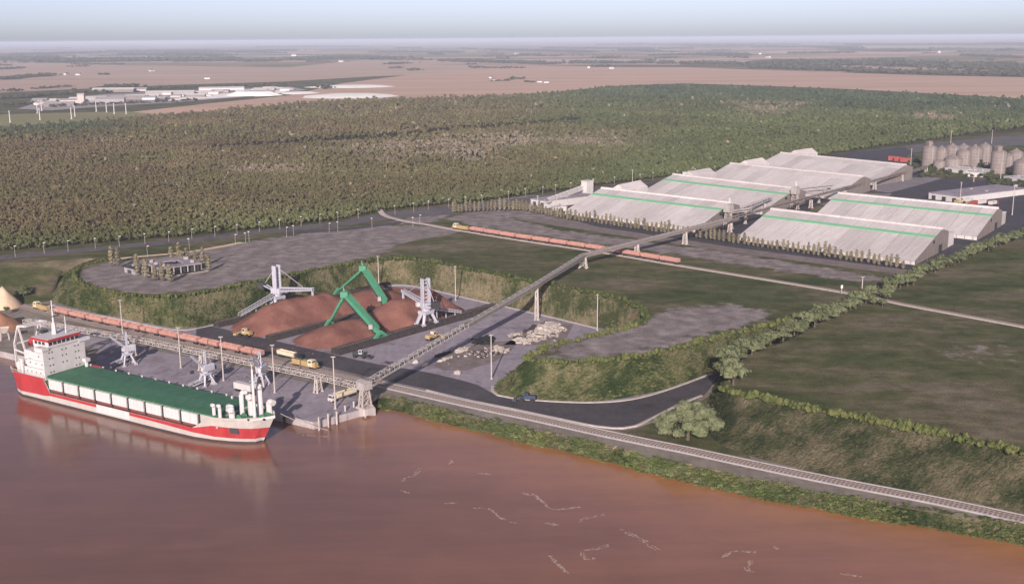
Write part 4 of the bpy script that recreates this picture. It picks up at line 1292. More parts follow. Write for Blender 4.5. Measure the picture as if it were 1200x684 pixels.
# ================================================================== WAREHOUSES
SKEW = 0.14
def warehouse(label, corner, rz, L, W, stripe=True, bays=11, gable_doors=True, wing=True):
    """long shed, low front eave, ridge set far back; local x along the ridge, y from front to back"""
    t = thing('storage_shed', label, 'warehouse', corner, rz)
    e, yk, zk, yr, zr, eb = 2.8, W * .60, 11.8, W * .79, 14.4, 11.0
    prof = [(0, 0), (0, e), (yk, zk), (yr, zr), (W, eb), (W, 0)]
    n = len(prof)
    for x, d in ((0.0, .25), (L, -.25)):
        wl = MB()
        vs = [(x, y, z) for y, z in prof] + [(x + d, y, z) for y, z in prof]
        wl.add(vs, [tuple(range(n)), tuple(range(2 * n - 1, n - 1, -1))])
        wl.build('gable_wall', 'cladding', t)
    wl = MB(); wl.box(.25, L - .25, 0, .1, 0, e - .05); wl.build('front_wall', 'roof', t)
    wl = MB(); wl.box(.25, L - .25, W - .1, W, 0, eb - .05); wl.build('back_wall', 'cladding', t)
    bt_ = MB(); bt_.box(-.25, .25, -.35, -.02, 0, e - .3)
    b0 = bt_.build('buttress', 'concrete', t); b0.location = (L / bays / 4, 0, 0)
    for k in range(1, bays * 2):
        o = b0.copy(); COL.objects.link(o); o.parent = t; o.location = ((k + .5) * L / bays / 2, 0, 0)
    bw = L / bays
    for (y0, z0, y1, z1, m_) in ((-.6, e - .3, yk, zk, 'roof'), (yk, zk + .02, yr, zr, 'roof'), (W + .6, eb - .3, yr, zr, 'roof')):
        dy, dz = y1 - y0, z1 - z0
        l_ = math.hypot(dy, dz); ny, nz = -dz / l_, dy / l_
        if nz < 0: ny, nz = -ny, -nz
        mb = MB()
        lo = [(0.16, y0, z0), (bw - .16, y0, z0), (bw - .16, y1, z1), (.16, y1, z1)]
        mb.add(lo + [(x, y + ny * .25, z + nz * .25) for x, y, z in lo], [(3, 2, 1, 0), (4, 5, 6, 7), (0, 1, 5, 4), (1, 2, 6, 5), (2, 3, 7, 6), (3, 0, 4, 7)])
        first = mb.build('roof_panel', m_, t)
        for k in range(1, bays):
            o = first.copy(); COL.objects.link(o); o.parent = t; o.location = (k * bw, 0, rnd.uniform(-.05, .05))
    sr_ = MB()
    sr_.add([(x, y, z - .12) for x in (.1, L - .1) for y, z in prof[1:5]], [(0, 1, 5, 4), (1, 2, 6, 5), (2, 3, 7, 6)])
    sr_.build('roof_deck', 'cladding', t)
    mo = MB(); mo.prism([(yr - 1.3, zr - .3), (yr - 1.2, zr + .75), (yr, zr + 1.2), (yr + 1.2, zr + .75), (yr + 1.3, zr - .6)], -.3, L + .3); mo.build('ridge_cap', 'roof', t)
    if stripe:
        f0, f1 = .885, .99
        for k in range(bays):
            g = MB()
            x0, x1 = k * bw + .12, (k + 1) * bw - .12
            g.add([(x, yk * f, e + (zk - e) * f + dz) for dz in (.24, .42) for x, f in ((x0, f0), (x1, f0), (x1, f1), (x0, f1))], [(4, 5, 6, 7), (0, 1, 5, 4), (1, 2, 6, 5), (2, 3, 7, 6), (3, 0, 4, 7)])
            g.build('green_roof_light', 'roofgreen', t)
    rb = MB()
    for x in (-.12, L + .02):
        for k in range(1, 24):
            y = W * k / 24
            zt = e + (zk - e) * y / yk if y < yk else (zk + (zr - zk) * (y - yk) / (yr - yk) if y < yr else zr + (eb - zr) * (y - yr) / (W - yr))
            rb.box(x, x + .1, y - .12, y + .12, 0.1, zt - .1)
    tag(rb.build('wall_ribs', 'cladding', t), kind='stuff')
    if gable_doors:
        dr = MB(); dr.box(L, L + .15, W * .50, W * .55, 7.6, 9.6); dr.build('gable_hatch', 'black', t)
        d2 = MB(); d2.box(L, L + .18, W * .70, W * .80, 0, 5); d2.build('door', 'dark', t)
    if wing:
        wg = MB()
        mt = Matrix.Rotation(R(90), 4, 'Z')
        vs = [mt @ Vector(p) for p in ()]
        y0, y1 = W - .5, W + 34
        pr = [(0, 0), (0, 12), (8, 16.5), (16, 12), (16, 0)]
        vs = [(x, y0, z) for x, z in pr] + [(x, y1, z) for x, z in pr]
        wg.add(vs, [(k, (k + 1) % 5, 5 + (k + 1) % 5, 5 + k) for k in range(5)] + [(4, 3, 2, 1, 0), (5, 6, 7, 8, 9)])
        wg.build('head_house', 'roof', t)
    else:
        an = MB(); an.box(L - 26, L - .6, W + .05, W + 15, 0, 8.0); an.build('annex_wall', 'roof', t)
        an = MB(); an.prism([(W + .05, 8.05), (W + 15.4, 8.05), (W + 15.4, 8.4), (W + .05, 10.2)], L - 26.4, L - .2); an.build('annex_roof', 'roof', t)
    done = set()
    for ch in t.children:            # the end walls stand slightly askew to the ridge
        if ch.data.name in done: continue
        done.add(ch.data.name)
        for v in ch.data.vertices: v.co.x -= SKEW * v.co.y
    return t
WZ = R(-45)
def wpos(px, py, z): return at(px, py, z)
def shed(label, strip_a, strip_b, W, stripe=True, dz=11.4, yf=.56, **k):
    """place by the two ends of the line at height dz on its front roof slope"""
    a, b = at(*strip_a, HIGH + dz), at(*strip_b, HIGH + dz)
    rz = az(a, b); L = (b - a).length
    c = a + Vector((math.sin(rz), -math.cos(rz), 0)) * (W * yf) + Vector((math.cos(rz), math.sin(rz), 0)) * (SKEW * W * yf)
    c.z = HIGH + .1
    print('shed', [round(v) for v in c], 'rz %.1f L %.0f' % (math.degrees(rz), L))
    return warehouse(label, c, rz, L, W, stripe, **k)
shed('long pale shed with a green roof strip, on the left of the front row', (693, 227.5), (846, 246), 66)
shed('long pale shed with a green roof strip, behind the left front one', (777, 210.5), (923, 228), 68)
shed('long plain roofed pale shed in the middle of the depot', (846, 197), (1003, 213), 68, False, gable_doors=False)
shed('farthest long pale shed, plain roofed, in front of the silos', (905, 184), (1052, 199), 68, False, gable_doors=False)
shed('long pale shed with a green roof strip, right front beside the line of trees', (893, 253.5), (1096, 278), 66, wing=False)
shed('long pale shed with a green roof strip, behind the right front one', (974, 234), (1163, 253), 68, wing=False)
#PART5
# ================================================================== THE SHIP
SA = at(54, 440.5, 11.0)                       # aft near corner of the hatch cover
SH = R(-31.6)
sx_, sy_ = Vector((math.cos(SH), math.sin(SH), 0)), Vector((-math.sin(SH), math.cos(SH), 0))
ship_o = SA + sx_ * 39 + sy_ * 10.0; ship_o.z = 0
ship = thing('cargo_ship', 'long cargo ship with red and white hull and green hatch covers moored at the quay', 'ship', ship_o, SH)
XS = [-75, -74, -71, -66, -58, -45, -39.5, -36, -30, 0, 30, 50, 58, 63, 67, 70.5, 73.5, 76.5]
def hull_w(x, f):          # half breadth, f 0 at water .. 1 at deck
    B = 11.2
    if x < -58: 
        t = (x + 58) / -17
        a = B * (1 - 0.28 * t ** 2.2); b = B * (1 - 0.75 * t ** 2)
        return b + (a - b) * min(1, f * 1.6)
    if x > 42:
        t = (x - 42) / 34.5
        a = B * max(0, 1 - t ** 3.4) ** .8; b = B * max(0, 1 - (t * 1.10) ** 2.4) if t * 1.1 < 1 else 0
        return b + (a - b) * min(1, f ** 0.8)
    return B
def deck_z(x):
    if x < -39.5: return 10.2
    if x < -36: return 10.2 - (x + 39.5) / 3.5 * 5.8
    if x < 50: return 4.4
    if x < 58: return 4.4 + (x - 50) / 8 * 5.8
    if x < 60: return 10.2
    return 10.2 + (x - 60) / 16 * 1.6
def bands(x):              # lower edge of red, upper edge of red
    d = deck_z(x)
    if x < -45: return 2.1, d
    if x < -36: return 2.4, d
    if x < 50: return 3.0, 4.3
    if x < 58: return 2.5, 4.4 + (x - 50) / 8 * 2.0
    return 2.0, 6.6
cols_ = []
for x in XS:
    r0, r1 = bands(x); d = deck_z(x)
    zs = [-1.5, 0.7, r0 * .6, r0, r1 - .001, (r1 + d) / 2 if d > r1 + .1 else r1, d]
    col = []
    for z in zs:
        f = max(0, min(1, z / d))
        rake = 0
        if x > 70: rake = (x - 70) / 6.5 * (1 - f) * -5.5
        if x < -70: rake = (-70 - x) / 5 * (1 - f) * 3.5
        col.append((x + rake, hull_w(x, f), z))
    cols_.append(col)
hull = MB()
nz_ = 7
for s in (-1, 1):
    for i in range(len(XS) - 1):
        for k in range(nz_ - 1):
            q = [cols_[i][k], cols_[i + 1][k], cols_[i + 1][k + 1], cols_[i][k + 1]]
            hull.add([(p[0], p[1] * s, p[2]) for p in q], [(0, 1, 2, 3) if s < 0 else (3, 2, 1, 0)], [3, 0, 0, 1, 0, 0][k] if k != 3 else 1)
for i in (0, -1):
    for k in range(nz_ - 1):
        q = [cols_[i][k], cols_[i][k + 1]]
        hull.add([(q[0][0], -q[0][1], q[0][2]), (q[0][0], q[0][1], q[0][2]), (q[1][0], q[1][1], q[1][2]), (q[1][0], -q[1][1], q[1][2])], [(3, 2, 1, 0) if i == 0 else (0, 1, 2, 3)], 3 if k == 0 else (1 if k == 3 else 0))
for i in range(len(XS) - 1):      # deck sheet slightly below the bulwark top
    a, b = cols_[i][-1], cols_[i + 1][-1]
    dz = 1.1 if not (-36.5 < XS[i] < 49) else .1
    mid_ = 4 if (-36.5 < XS[i] < 49) else 2
    hull.add([(a[0], -a[1] + .1, a[2] - dz), (b[0], -b[1] + .1, b[2] - dz), (b[0], b[1] - .1, b[2] - dz), (a[0], a[1] - .1, a[2] - dz)], [(0, 1, 2, 3)], mid_)
hull.build('hull', ['white_rust', 'ship_red', 'ship_green2', 'boot', 'deck_shade_red'], ship, fix=False)
# inner side of the bulwark
bw_ = MB()
for s in (-1, 1):
    for i in range(len(XS) - 1):
        if -36.5 < XS[i] < 49: continue
        a, b = cols_[i][-1], cols_[i + 1][-1]
        ia, ib_ = max(0.01, a[1] - .25) * s, max(0.01, b[1] - .25) * s
        bw_.add([(a[0], ia, a[2] - 1.1), (b[0], ib_, b[2] - 1.1), (b[0], ib_, b[2]), (a[0], ia, a[2]), (a[0], a[1] * s, a[2] + .02), (b[0], b[1] * s, b[2] + .02)], [(0, 1, 2, 3), (3, 2, 5, 4)])
bw_.build('bulwark', 'white', ship)
pl_ = MB(); pl_.box(-6, 14, -11.26, -11.2, 1.2, 4.4); pl_.build('white_side_plate', 'white', ship)
# hatch coaming with stays, and covers
HX0, HX1 = -38, 60
cm = MB()
cm.box(HX0, HX1, -9.6, 9.6, 5.7, 10.2); cm.build('hatch_coaming', 'white_rust', ship)
cm = MB(); cm.box(HX0, 49, -9.5, 9.5, 3.0, 5.69); cm.build('lower_coaming_shade', 'deck_shade_red', ship)  # white coaming coloured dark here: painted shade below the side lockers
st_ = MB(); st_.box(-.14, .14, -10.5, -9.65, 4.4, 10.1)
for k in range(9):
    for s in (-1, 1):
        o = st_.build('coaming_stay', 'dark', ship) if (k == 0 and s == -1) else stay0.copy()
        if k == 0 and s == -1: stay0 = o
        else: COL.objects.link(o); o.parent = ship
        o.location = (HX0 + .2 + (k + 1) * 10.1, 0, 0); o.scale = (1, -s, 1)
bays_ = MB()
for k in range(9):
    x = HX0 + .2 + k * 10.1
    bays_ = MB(); bays_.box(x + .7, x + 9.2, -10.45, -9.63, 5.7, 9.9)
    for j in range(4): bays_.box(x + 1.5 + j * 2.0, x + 1.75 + j * 2.0, -10.55, -10.46, 5.8, 9.85)
    bays_.build('side_locker', 'white', ship)
for k in range(9):
    x0 = HX0 - .3 + k * (HX1 - HX0 + .6) / 9; x1 = x0 + (HX1 - HX0 + .6) / 9 - .12
    hc = MB(); hc.prism([(-10.2, 10.25), (10.2, 10.25), (10.2, 10.75), (0, 11.25), (-10.2, 10.75)], x0, x1)
    for j in range(1, 4): hc.box(x0 + j * 2.8 - .06, x0 + j * 2.8 + .06, -9.8, -.2, 10.7, 10.95 + .1 * 0); hc.box(x0 + j * 2.8 - .06, x0 + j * 2.8 + .06, .2, 9.8, 10.7, 10.95)
    hc.box(x0 + .1, x0 + .3, -10.0, 10.0, 10.6, 11.32)
    hc.build('hatch_cover', 'ship_green', ship)
# railing lights / small white bollards on the far coaming
bl_ = MB(); bl_.cyl((0, 0, 0), .32, 1.1, 8); bl_.cyl((0, 0, 1.1), .5, .2, 8)
b0 = bl_.build('vent_cap', 'white', ship); b0.location = (HX0 + 2, 10.4, 10.2)
for k in range(1, 12):
    o = b0.copy(); COL.objects.link(o); o.parent = ship; o.location = (HX0 + 2 + k * 8.3, 10.4, 10.2)
# superstructure
su = MB()
F0, F1 = -39.6, -38.6
su.box(-56, F0, -9.6, 9.9, 9.0, 13.2); su.box(-54.5, F0, -8.6, 9.9, 13.2, 16.4); su.box(-52, F0, -7.8, 9.6, 16.4, 19.6); su.box(-49.5, F0, -7.0, 9.2, 19.6, 22.4)
su.box(F0, F0 + .5, -10.4, 10.6, 9.0, 22.6)
su.build('deckhouse', 'white', ship)
br = MB(); br.box(-49, F0 + .9, -7.6, 7.6, 22.62, 25.4); br.build('bridge', 'white', ship)
wgp = MB(); wgp.box(-44, F0 + 1.0, 7.6, 13.2, 21.9, 23.4); wgp.build('bridge_wing', 'white', ship)
wgp = MB(); wgp.box(-44, F0 + 1.0, -11.0, -7.6, 21.9, 23.2); wgp.build('bridge_wing', 'white', ship)
rf = MB(); rf.box(-49.6, F0 + 1.6, -8.3, 8.3, 25.4, 26.5); rf.build('bridge_roof_band', 'ship_red', ship)
rf = MB(); rf.box(-49.4, F0 + 1.4, -8.1, 8.1, 26.5, 26.6); rf.build('bridge_roof', 'white', ship)
for k in range(7):
    w = MB(); y = -6.6 + k * 2.2; w.box(F0 + .9, F0 + .96, y - .85, y + .85, 23.7, 25.1); w.build('bridge_window', 'glass', ship)
for x in (-47, -44.5, -42):
    w = MB(); w.box(x - .9, x + .9, -7.66, -7.6, 23.7, 25.0); w.build('bridge_window', 'glass', ship)
ph = MB(); ph.bar((0, 0, 0), (.06, 0, 0), .34, n=10)
p0_ = None
for z in (12, 15, 18, 20.6):
    for y in (-7.4, -5.9, -1, 1, 5.6, 7.2):
        if z == 12 and abs(y) < 2: continue
        if p0_ is None: p0_ = o = ph.build('porthole', 'glass', ship)
        else: o = p0_.copy(); COL.objects.link(o); o.parent = ship
        o.location = (F0 + .5, y, z)
sidep = MB(); sidep.bar((0, 0, 0), (0, -.06, 0), .34, n=10); o0 = sidep.build('porthole', 'glass', ship); o0.location = (-43, -9.6, 11.5)
for (x, y, z) in ((-46, -9.6, 11.5), (-49, -9.6, 11.5), (-52, -9.6, 11.5), (-43, -8.6, 15), (-47, -8.6, 15), (-51, -8.6, 15), (-42.5, -7.8, 18), (-46, -7.8, 18)):
    o = o0.copy(); COL.objects.link(o); o.parent = ship; o.location = (x, y, z)
ms = MB(); ms.bar((-44.5, 0, 26.6), (-44.5, 0, 31.5), 1.1, n=6, w2=.8); ms.bar((-44.5, 0, 31.5), (-44.5, 0, 41.5), .42, n=8, w2=.2)
ms.bar((-44.5, -2.6, 37), (-44.5, 2.6, 37), .12); ms.bar((-44.5, -1.8, 39.4), (-44.5, 1.8, 39.4), .1); ms.bar((-44.5, 0, 34.5), (-42.5, 0, 34.5), .12)
ms.build('radar_mast', 'white', ship)
rd = MB(); rd.box(-42.9, -42.3, -1.8, 1.8, 34.7, 35.0); rd.build('radar_scanner', 'dark', ship)
fm = MB(); fm.prism([(-1.6, 19.6), (1.6, 19.6), (1.3, 26.0), (-1.3, 26.0)], -54.5, -50.5); fm.build('funnel', 'white', ship)
fm = MB(); fm.prism([(-1.45, 26.0), (1.45, 26.0), (1.35, 27.4), (-1.35, 27.4)], -54.3, -50.7); fm.build('funnel_top', 'dark', ship)
fs = MB(); fs.bar((-42, 4, 26.6), (-42, 4, 34), .3, n=8, w2=.15); fs.bar((-42, 3, 32), (-42, 5, 32), .1); fs.build('signal_mast', 'white', ship)
# stern gantry (free-fall boat frame)
gt = MB()
for y in (-5.4, 5.4):
    gt.bar((-73.5, y, 10), (-73.5, y, 20.5), .42); gt.bar((-73.5, y, 20.5), (-68, y, 29), .42); gt.bar((-68, y, 29), (-60, y, 29.5), .42)
    gt.bar((-68, y, 29), (-62, y, 17), .36); gt.bar((-73.5, y, 18), (-62, y, 17), .3)
gt.bar((-73.5, -5.4, 20.5), (-73.5, 5.4, 20.5), .36); gt.bar((-68, -5.4, 29), (-68, 5.4, 29), .4); gt.bar((-60, -5.4, 29.5), (-60, 5.4, 29.5), .4)
gt.build('stern_gantry', 'white', ship)
bo = MB()
for i in range(8):
    x0, x1 = -71 + i * 1.25, -71 + (i + 1) * 1.25
    r0, r1 = 1.5 * math.sin(math.pi * (i + .02) / 8) ** .5, 1.5 * math.sin(math.pi * min(7.98, i + 1) / 8) ** .5
    bo.bar((x0, 0, 19 + i * .55), (x1, 0, 19.55 + i * .55), max(r0, .2), n=8, w2=max(r1, .2))
bo.build('lifeboat', 'ship_red', ship)
ck = MB()
for (x, y, h, r) in ((-60, -8.6, 5.5, .9), (-63.5, -8.2, 4.6, 1.0), (-67, -7.4, 3.6, .8), (-58, -9.4, 4.0, .7)):
    ck = MB(); ck.cyl((x, y, 9.1), r, h, 10); ck.cyl((x, y, 9.1 + h), r * 1.35, .7, 10, r2=r * .8); ck.build('deck_ventilator', 'white', ship)
af = MB(); af.box(-66, -56, -7.2, 7.2, 9.1, 15.0); af.box(-64, -56.02, -5.5, 5.5, 15.0, 19.0); af.build('aft_house', 'white', ship)
aw = MB()
for x in (-64, -61.5, -59): aw.box(x - .5, x + .5, -7.26, -7.2, 11.4, 13.2)
tag(aw.build('aft_openings', 'dark', ship), kind='stuff')
rl = MB()
for k in range(26):
    x = -74 + k * 1.35
    y = hull_w(x, 1) - .15
    for s in (-1, 1): rl.bar((x, y * s, 10.2), (x, y * s, 11.3), .05)
    if k:
        xp = x - 1.35; yp = hull_w(xp, 1) - .15
        for s in (-1, 1): rl.bar((xp, yp * s, 11.3), (x, y * s, 11.3), .05)
rl.build('aft_railing', 'white', ship)
# forecastle: vents, windlass, foremast
def gooseneck(x, y, h, r, az_, name='mushroom_vent'):
    g_ = MB(); z0 = 9.2
    g_.cyl((x, y, z0), r, h, 10); d = Vector((math.cos(az_), math.sin(az_), 0))
    p = Vector((x, y, z0 + h)); q = p + Vector((0, 0, r * .9)) + d * r * .8; w = q + d * r * 1.4 - Vector((0, 0, r * .3))
    g_.bar(p, q, r, n=10); g_.bar(q - d * .2, w, r * 1.1, n=10, w2=r * 1.25)
    g_.build(name, 'white', ship)
for a_v in ((58.5, -9.0, 4.6, .62, 2.6), (60.8, -8.8, 4.8, .6, 2.6), (63.5, -6.0, 3.6, 1.0, 2.6), (64.5, -7.2, 3.0, 1.05, 2.6), (64.8, -2.2, 9.2, .8, 1.2), (66.5, 0.5, 6.4, 1.15, 2.8), (69.5, 1.5, 11.0, 1.0, 2.5), (71.2, 4.0, 5.2, 1.0, -.2)):
    gooseneck(*a_v)
fmst = MB(); fmst.bar((70.2, -2.6, 9.2), (70.2, -2.6, 29.5), .62, n=8, w2=.35); fmst.bar((70.2, -4.2, 25), (70.2, -1, 25), .12); fmst.bar((70.2, -2.6, 29.5), (70.2, -2.6, 31.5), .12)
fmst.build('foremast', 'white', ship)
for (x, y) in ((66, -4.2), (71.8, .8), (69, 4.6)):
    wn_ = MB(); wn_.box(x - 1.6, x + 1.6, y - 1.2, y + 1.2, 9.2, 9.7); wn_.bar((x, y - 1.4, 10.3), (x, y + 1.4, 10.3), .8, n=10); wn_.bar((x, y - 1.5, 10.3), (x, y - 1.35, 10.3), 1.15, n=10); wn_.bar((x, y + 1.35, 10.3), (x, y + 1.5, 10.3), 1.15, n=10)
    wn_.build('windlass', 'ship_green2', ship)
hy = [hull_w(x, .55) + .06 for x in (64.0, 66.6)]
hp = MB(); hp.add([(64.0, -hy[0], 4.2), (66.6, -hy[1], 4.2), (66.6, -hy[1] - .15, 6.6), (64.0, -hy[0] - .15, 6.6), (64.0, -hy[0] + 1, 4.2), (66.6, -hy[1] + 1, 4.2), (66.6, -hy[1] + 1, 6.6), (64.0, -hy[0] + 1, 6.6)], [(0, 1, 2, 3), (4, 7, 6, 5), (0, 4, 5, 1), (3, 2, 6, 7), (0, 3, 7, 4), (1, 5, 6, 2)]); hp.build('anchor_pocket', 'dark', ship)
for s, x in ((-1, 70.3), (-1, 74.2)):
    y = hull_w(x, .95) * s
    e_ = MB(); e_.bar((x, y - .15, 10.6), (x, y + .3, 10.6), .42, n=10); e_.build('fairlead', 'black', ship)
tw = MB(); tw.bar((52, 8.5, 10.7), (52, 8.5, 12), .3); tw.build('hatch_post', 'white', ship)
gw = MB(); gw.box(-37.5, -30, 10.6, 12.2, 9.2, 10.8); gw.build('gangway_platform', 'ship_red', ship)
sc_ = MB(); sc_.cyl((-36.5, 8.8, 10.2), .8, 3, 8); sc_.box(-37.6, -35.4, 7.6, 10, 13.2, 14.6); sc_.build('deck_crane_post', 'white', ship)
# mooring lines
ml = MB()
for a, b in (((74.5, 5.5, 10.5), (86, 15.5, 3.4)), ((-73, 7, 9.5), (-86, 15.5, 3.4)), ((60, 10, 9), (50, 16, 3.4))):
    a, b = Vector(a), Vector(b); pr = a
    for k in range(1, 9):
        f = k / 8; q = a.lerp(b, f) - Vector((0, 0, math.sin(f * math.pi) * .8)); ml.bar(pr, q, .07); pr = q
ml.build('mooring_line', 'kerb', ship)

# ================================================================== QUAY: CRANES, POLES, TRUCKS
def quay_crane(label, loc, rz):
    t = thing('harbour_crane', label, 'crane', loc, rz)
    for x in (-3.4, 3.4):
        for y in (-3.2, 3.2):
            l = MB(); l.bar((x, y, .6), (x * .45, y * .45, 5.6), .36, w2=.5); l.box(x - 1.0, x + 1.0, y - .4, y + .4, 0, .8); l.build('leg', 'steel', t)
    b = MB(); b.box(-2.2, 2.2, -2.2, 2.2, 5.4, 6.4); b.cyl((0, 0, 6.4), 1.7, 1.0, 12); b.build('turntable', 'steel', t)
    h = MB(); h.box(-4.6, 1.6, -1.9, 1.9, 7.4, 9.9); h.prism([(-1.9, 9.9), (1.9, 9.9), (1.4, 10.5), (-1.4, 10.5)], -4.6, 1.6); h.build('machine_house', 'steel', t)
    c = MB(); c.box(1.6, 3.2, .6, 2.0, 7.8, 9.7); c.build('cab', 'white', t)
    t.scale = (.82, .82, .9)
    m_ = MB()
    for y in (-.9, .9): m_.bar((0, y, 9.9), (-.3, y * .5, 17.5), .26)
    for k in range(4): m_.bar((0, -.8, 10.6 + k * 1.8), (0, .8, 11.6 + k * 1.8), .1)
    m_.build('mast', 'steel', t)
    bm_ = MB()
    for y in (-.6, .6):
        bm_.bar((1.5, y, 9.4), (8.5, y * .6, 15.8), .18); bm_.bar((1.5, y, 10.4), (8.5, y * .6, 16.6), .14)
    for k in range(7):
        f = k / 7; g_ = (k + 1) / 7
        for y in (-.5, .5): bm_.bar((1.5 + 7 * f, y, 9.4 + 6.4 * f), (1.5 + 7 * g_, y, 10.4 + 6.2 * g_), .07)
    bm_.bar((-.3, 0, 17.5), (8.5, 0, 16.4), .07); bm_.bar((-.3, 0, 17.5), (-4.2, 0, 10), .09); bm_.build('jib', 'steel', t)
    cw = MB(); cw.box(-6.2, -4.6, -1.5, 1.5, 7.2, 9.0); cw.build('counterweight', 'dark', t)
    hk = MB(); hk.bar((8.5, 0, 15.9), (8.5, 0, 9.0), .05); hk.box(7.6, 9.4, -.7, .7, 7.8, 9.0); hk.build('grab', 'dark', t)
    return t
qh = az((0, 0), -Qdir)
quay_crane('grey harbour crane on the quay nearest the ship bridge', at(150, 427, LOW), qh - 1.9)
quay_crane('grey harbour crane on the quay behind the middle of the hatch covers', at(242, 451, LOW), qh - 1.7)
quay_crane('grey harbour crane on the quay partly hidden behind the foremast', at(306, 452, LOW), qh - 1.3)
def low_conv(label, a, b, z0, z1):
    t, o = gallery('inclined_conveyor', label, [Vector((a.x, a.y, z0)), Vector((b.x, b.y, z1))], w=1.8, h=1.2, covered=False, bay=2.5, mats=('steel', 'belt', 'galvdark'))
    trestle(t, o, (b.x, b.y, LOW), (b.x, b.y, z1), .9)
    return t
low_conv('low grey conveyor at the foot of the crane nearest the bridge', at(130, 431, LOW), at(156, 424, LOW), 3.6, 6)
low_conv('low grey conveyor at the foot of the middle quay crane', at(222, 455, LOW), at(250, 449, LOW), 3.6, 6)

def light_pole(h):
    t = thing('light_mast', 'x', 'light mast', (0, 0, 0))
    p = MB(); p.bar((0, 0, 0), (0, 0, h), .36, n=8, w2=.22); p.cyl((0, 0, 0), .6, .5, 8); p.build('pole', 'galv', t)
    c = MB(); c.bar((-.9, 0, h), (.9, 0, h), .08); c.bar((0, -1.0, h - .3), (0, 1.0, h - .3), .08); c.build('crossarm', 'galv', t)
    for k, (x, y) in enumerate(((-1.2, 0), (-.4, 0), (.4, 0), (1.2, 0))):
        l = MB(); l.box(x * .6 - .2, x * .6 + .2, y - .15, y + .2, h + .05, h + .3); l.build('floodlight', 'floodgrey', t)
    return t
mast0 = {}
def put_mast(px, z, h, label, group):
    k = round(h)
    p = at(px[0], px[1], z)
    if k not in mast0: mast0[k] = o = light_pole(k); o.location = p; o['label'] = label; o['group'] = group
    else: dup(mast0[k], p, rnd.uniform(0, 3), label, group)
for px, h, lab in (((212, 431), 19, 'light mast on the quay between the two left cranes'), ((262, 446), 20, 'light mast on the quay right of the middle crane'), ((322, 460), 21, 'light mast on the quay behind the ship bow'),
                   ((393, 479), 22, 'light mast on the quay edge in front of the cream tipper truck')):
    put_mast(px, LOW, h, lab, 'tall light masts of the quay')
for px, h, lab in (((576, 444), 20, 'light mast in the yard beside the dark scrap heap'), ((534, 352), 20, 'light mast behind the right stacker at the foot of the back bank'), ((700, 387), 19, 'light mast in the far right corner of the stockyard'),
                   ((444, 336), 19, 'light mast at the back bank behind the green reclaimers'), ((144, 392), 18, 'light mast beside the train left of the first conveyor support')):
    put_mast(px, LOW, h, lab, 'tall light masts of the stockyard')
for px, h, lab in (((741, 223), 18, 'light mast beside the left wing of the sheds'), ((652, 249), 14, 'light mast in front of the white loading hall'), ((1124, 247), 22, 'light mast beside the flat lilac-roofed hall'),
                   ((1186, 252), 22, 'light mast on the dark apron right of the parked trucks'), ((1172, 214), 22, 'light mast in front of the right silo group'), ((1067, 196), 19, 'light mast beside the red container stack'),
                   ((1141, 213), 14, 'short light mast behind the flat lilac-roofed hall'), ((695, 226), 12, 'light mast beside the tall white end tower'), ((1162, 168), 16, 'light mast behind the silos, right one'), ((1114, 168), 15, 'light mast behind the silos, left one'),
                   ((1010, 342), 8, 'lamp mast beside the gap where the inland railway passes the trees'), ((630, 246), 11, 'light mast behind the left end of the white loading hall')):
    put_mast(px, HIGH, h, lab, 'light masts of the depot')

# street lamps with round white heads along the forest road
def lamp():
    t = thing('street_lamp', 'x', 'street lamp', (0, 0, 0))
    p = MB(); p.bar((0, 0, 0), (0, 0, 6.4), .12, n=6, w2=.08); p.bar((0, 0, 6.4), (0, 1.0, 6.8), .07); p.build('post', 'galv', t)
    l = MB(); l.cyl((0, 1.0, 6.55), .35, .25, 10, r2=.85); l.cyl((0, 1.0, 6.8), .85, .25, 10, r2=.4); l.build('lamp_head', 'lampw', t)
    return t
lamp0 = None
LAMPS = [(18, 301), (52, 297), (80, 294.5), (112, 291.5), (140, 289), (170, 286), (198, 283.5), (225, 280), (252, 277), (278, 274.5), (304, 271.5), (328, 268.5), (353, 265), (375, 262), (396, 259.5),
         (420, 256), (463, 251.5), (485, 248.5), (502, 246), (526, 243.5), (545, 241), (565, 238.5), (596, 234), (616, 231), (636, 228.5), (651, 226), (669, 223.5), (695, 220), (720, 216.5), (750, 213), (765, 211), (794, 209), (815, 206), (838, 203), (858, 200)]
LAMPS2 = [(276, 287), (288, 285), (292, 283.5), (336, 278), (344, 276), (386, 273), (396, 271.5), (436, 267), (484, 266), (492, 263), (173, 301), (222, 292)]
for row, nm in ((LAMPS, 'street lamp along the forest edge, %s from the left'), (LAMPS2, 'street lamp on the grey lot side of the road, %s from the left')):
    for i, px in enumerate(sorted(row)):
        p = at(px[0], px[1], HIGH); lab = nm % ordn(i)
        if lamp0 is None: lamp0 = lamp(); lamp0.location = p; lamp0['label'] = lab; lamp0['group'] = 'street lamps along the forest road'
        else: dup(lamp0, p, rnd.uniform(-.5, .5), lab, 'street lamps along the forest road')
sg = thing('signal_post', 'small white signal post beside the inland railway left of the tree line', 'signal', at(986, 344, HIGH))
o = MB(); o.bar((0, 0, 0), (0, 0, 3.4), .12); o.build('post', 'galv', sg); o = MB(); o.box(-.5, .5, -.3, .3, 3.0, 4.6); o.build('signal_head', 'lampw', sg)

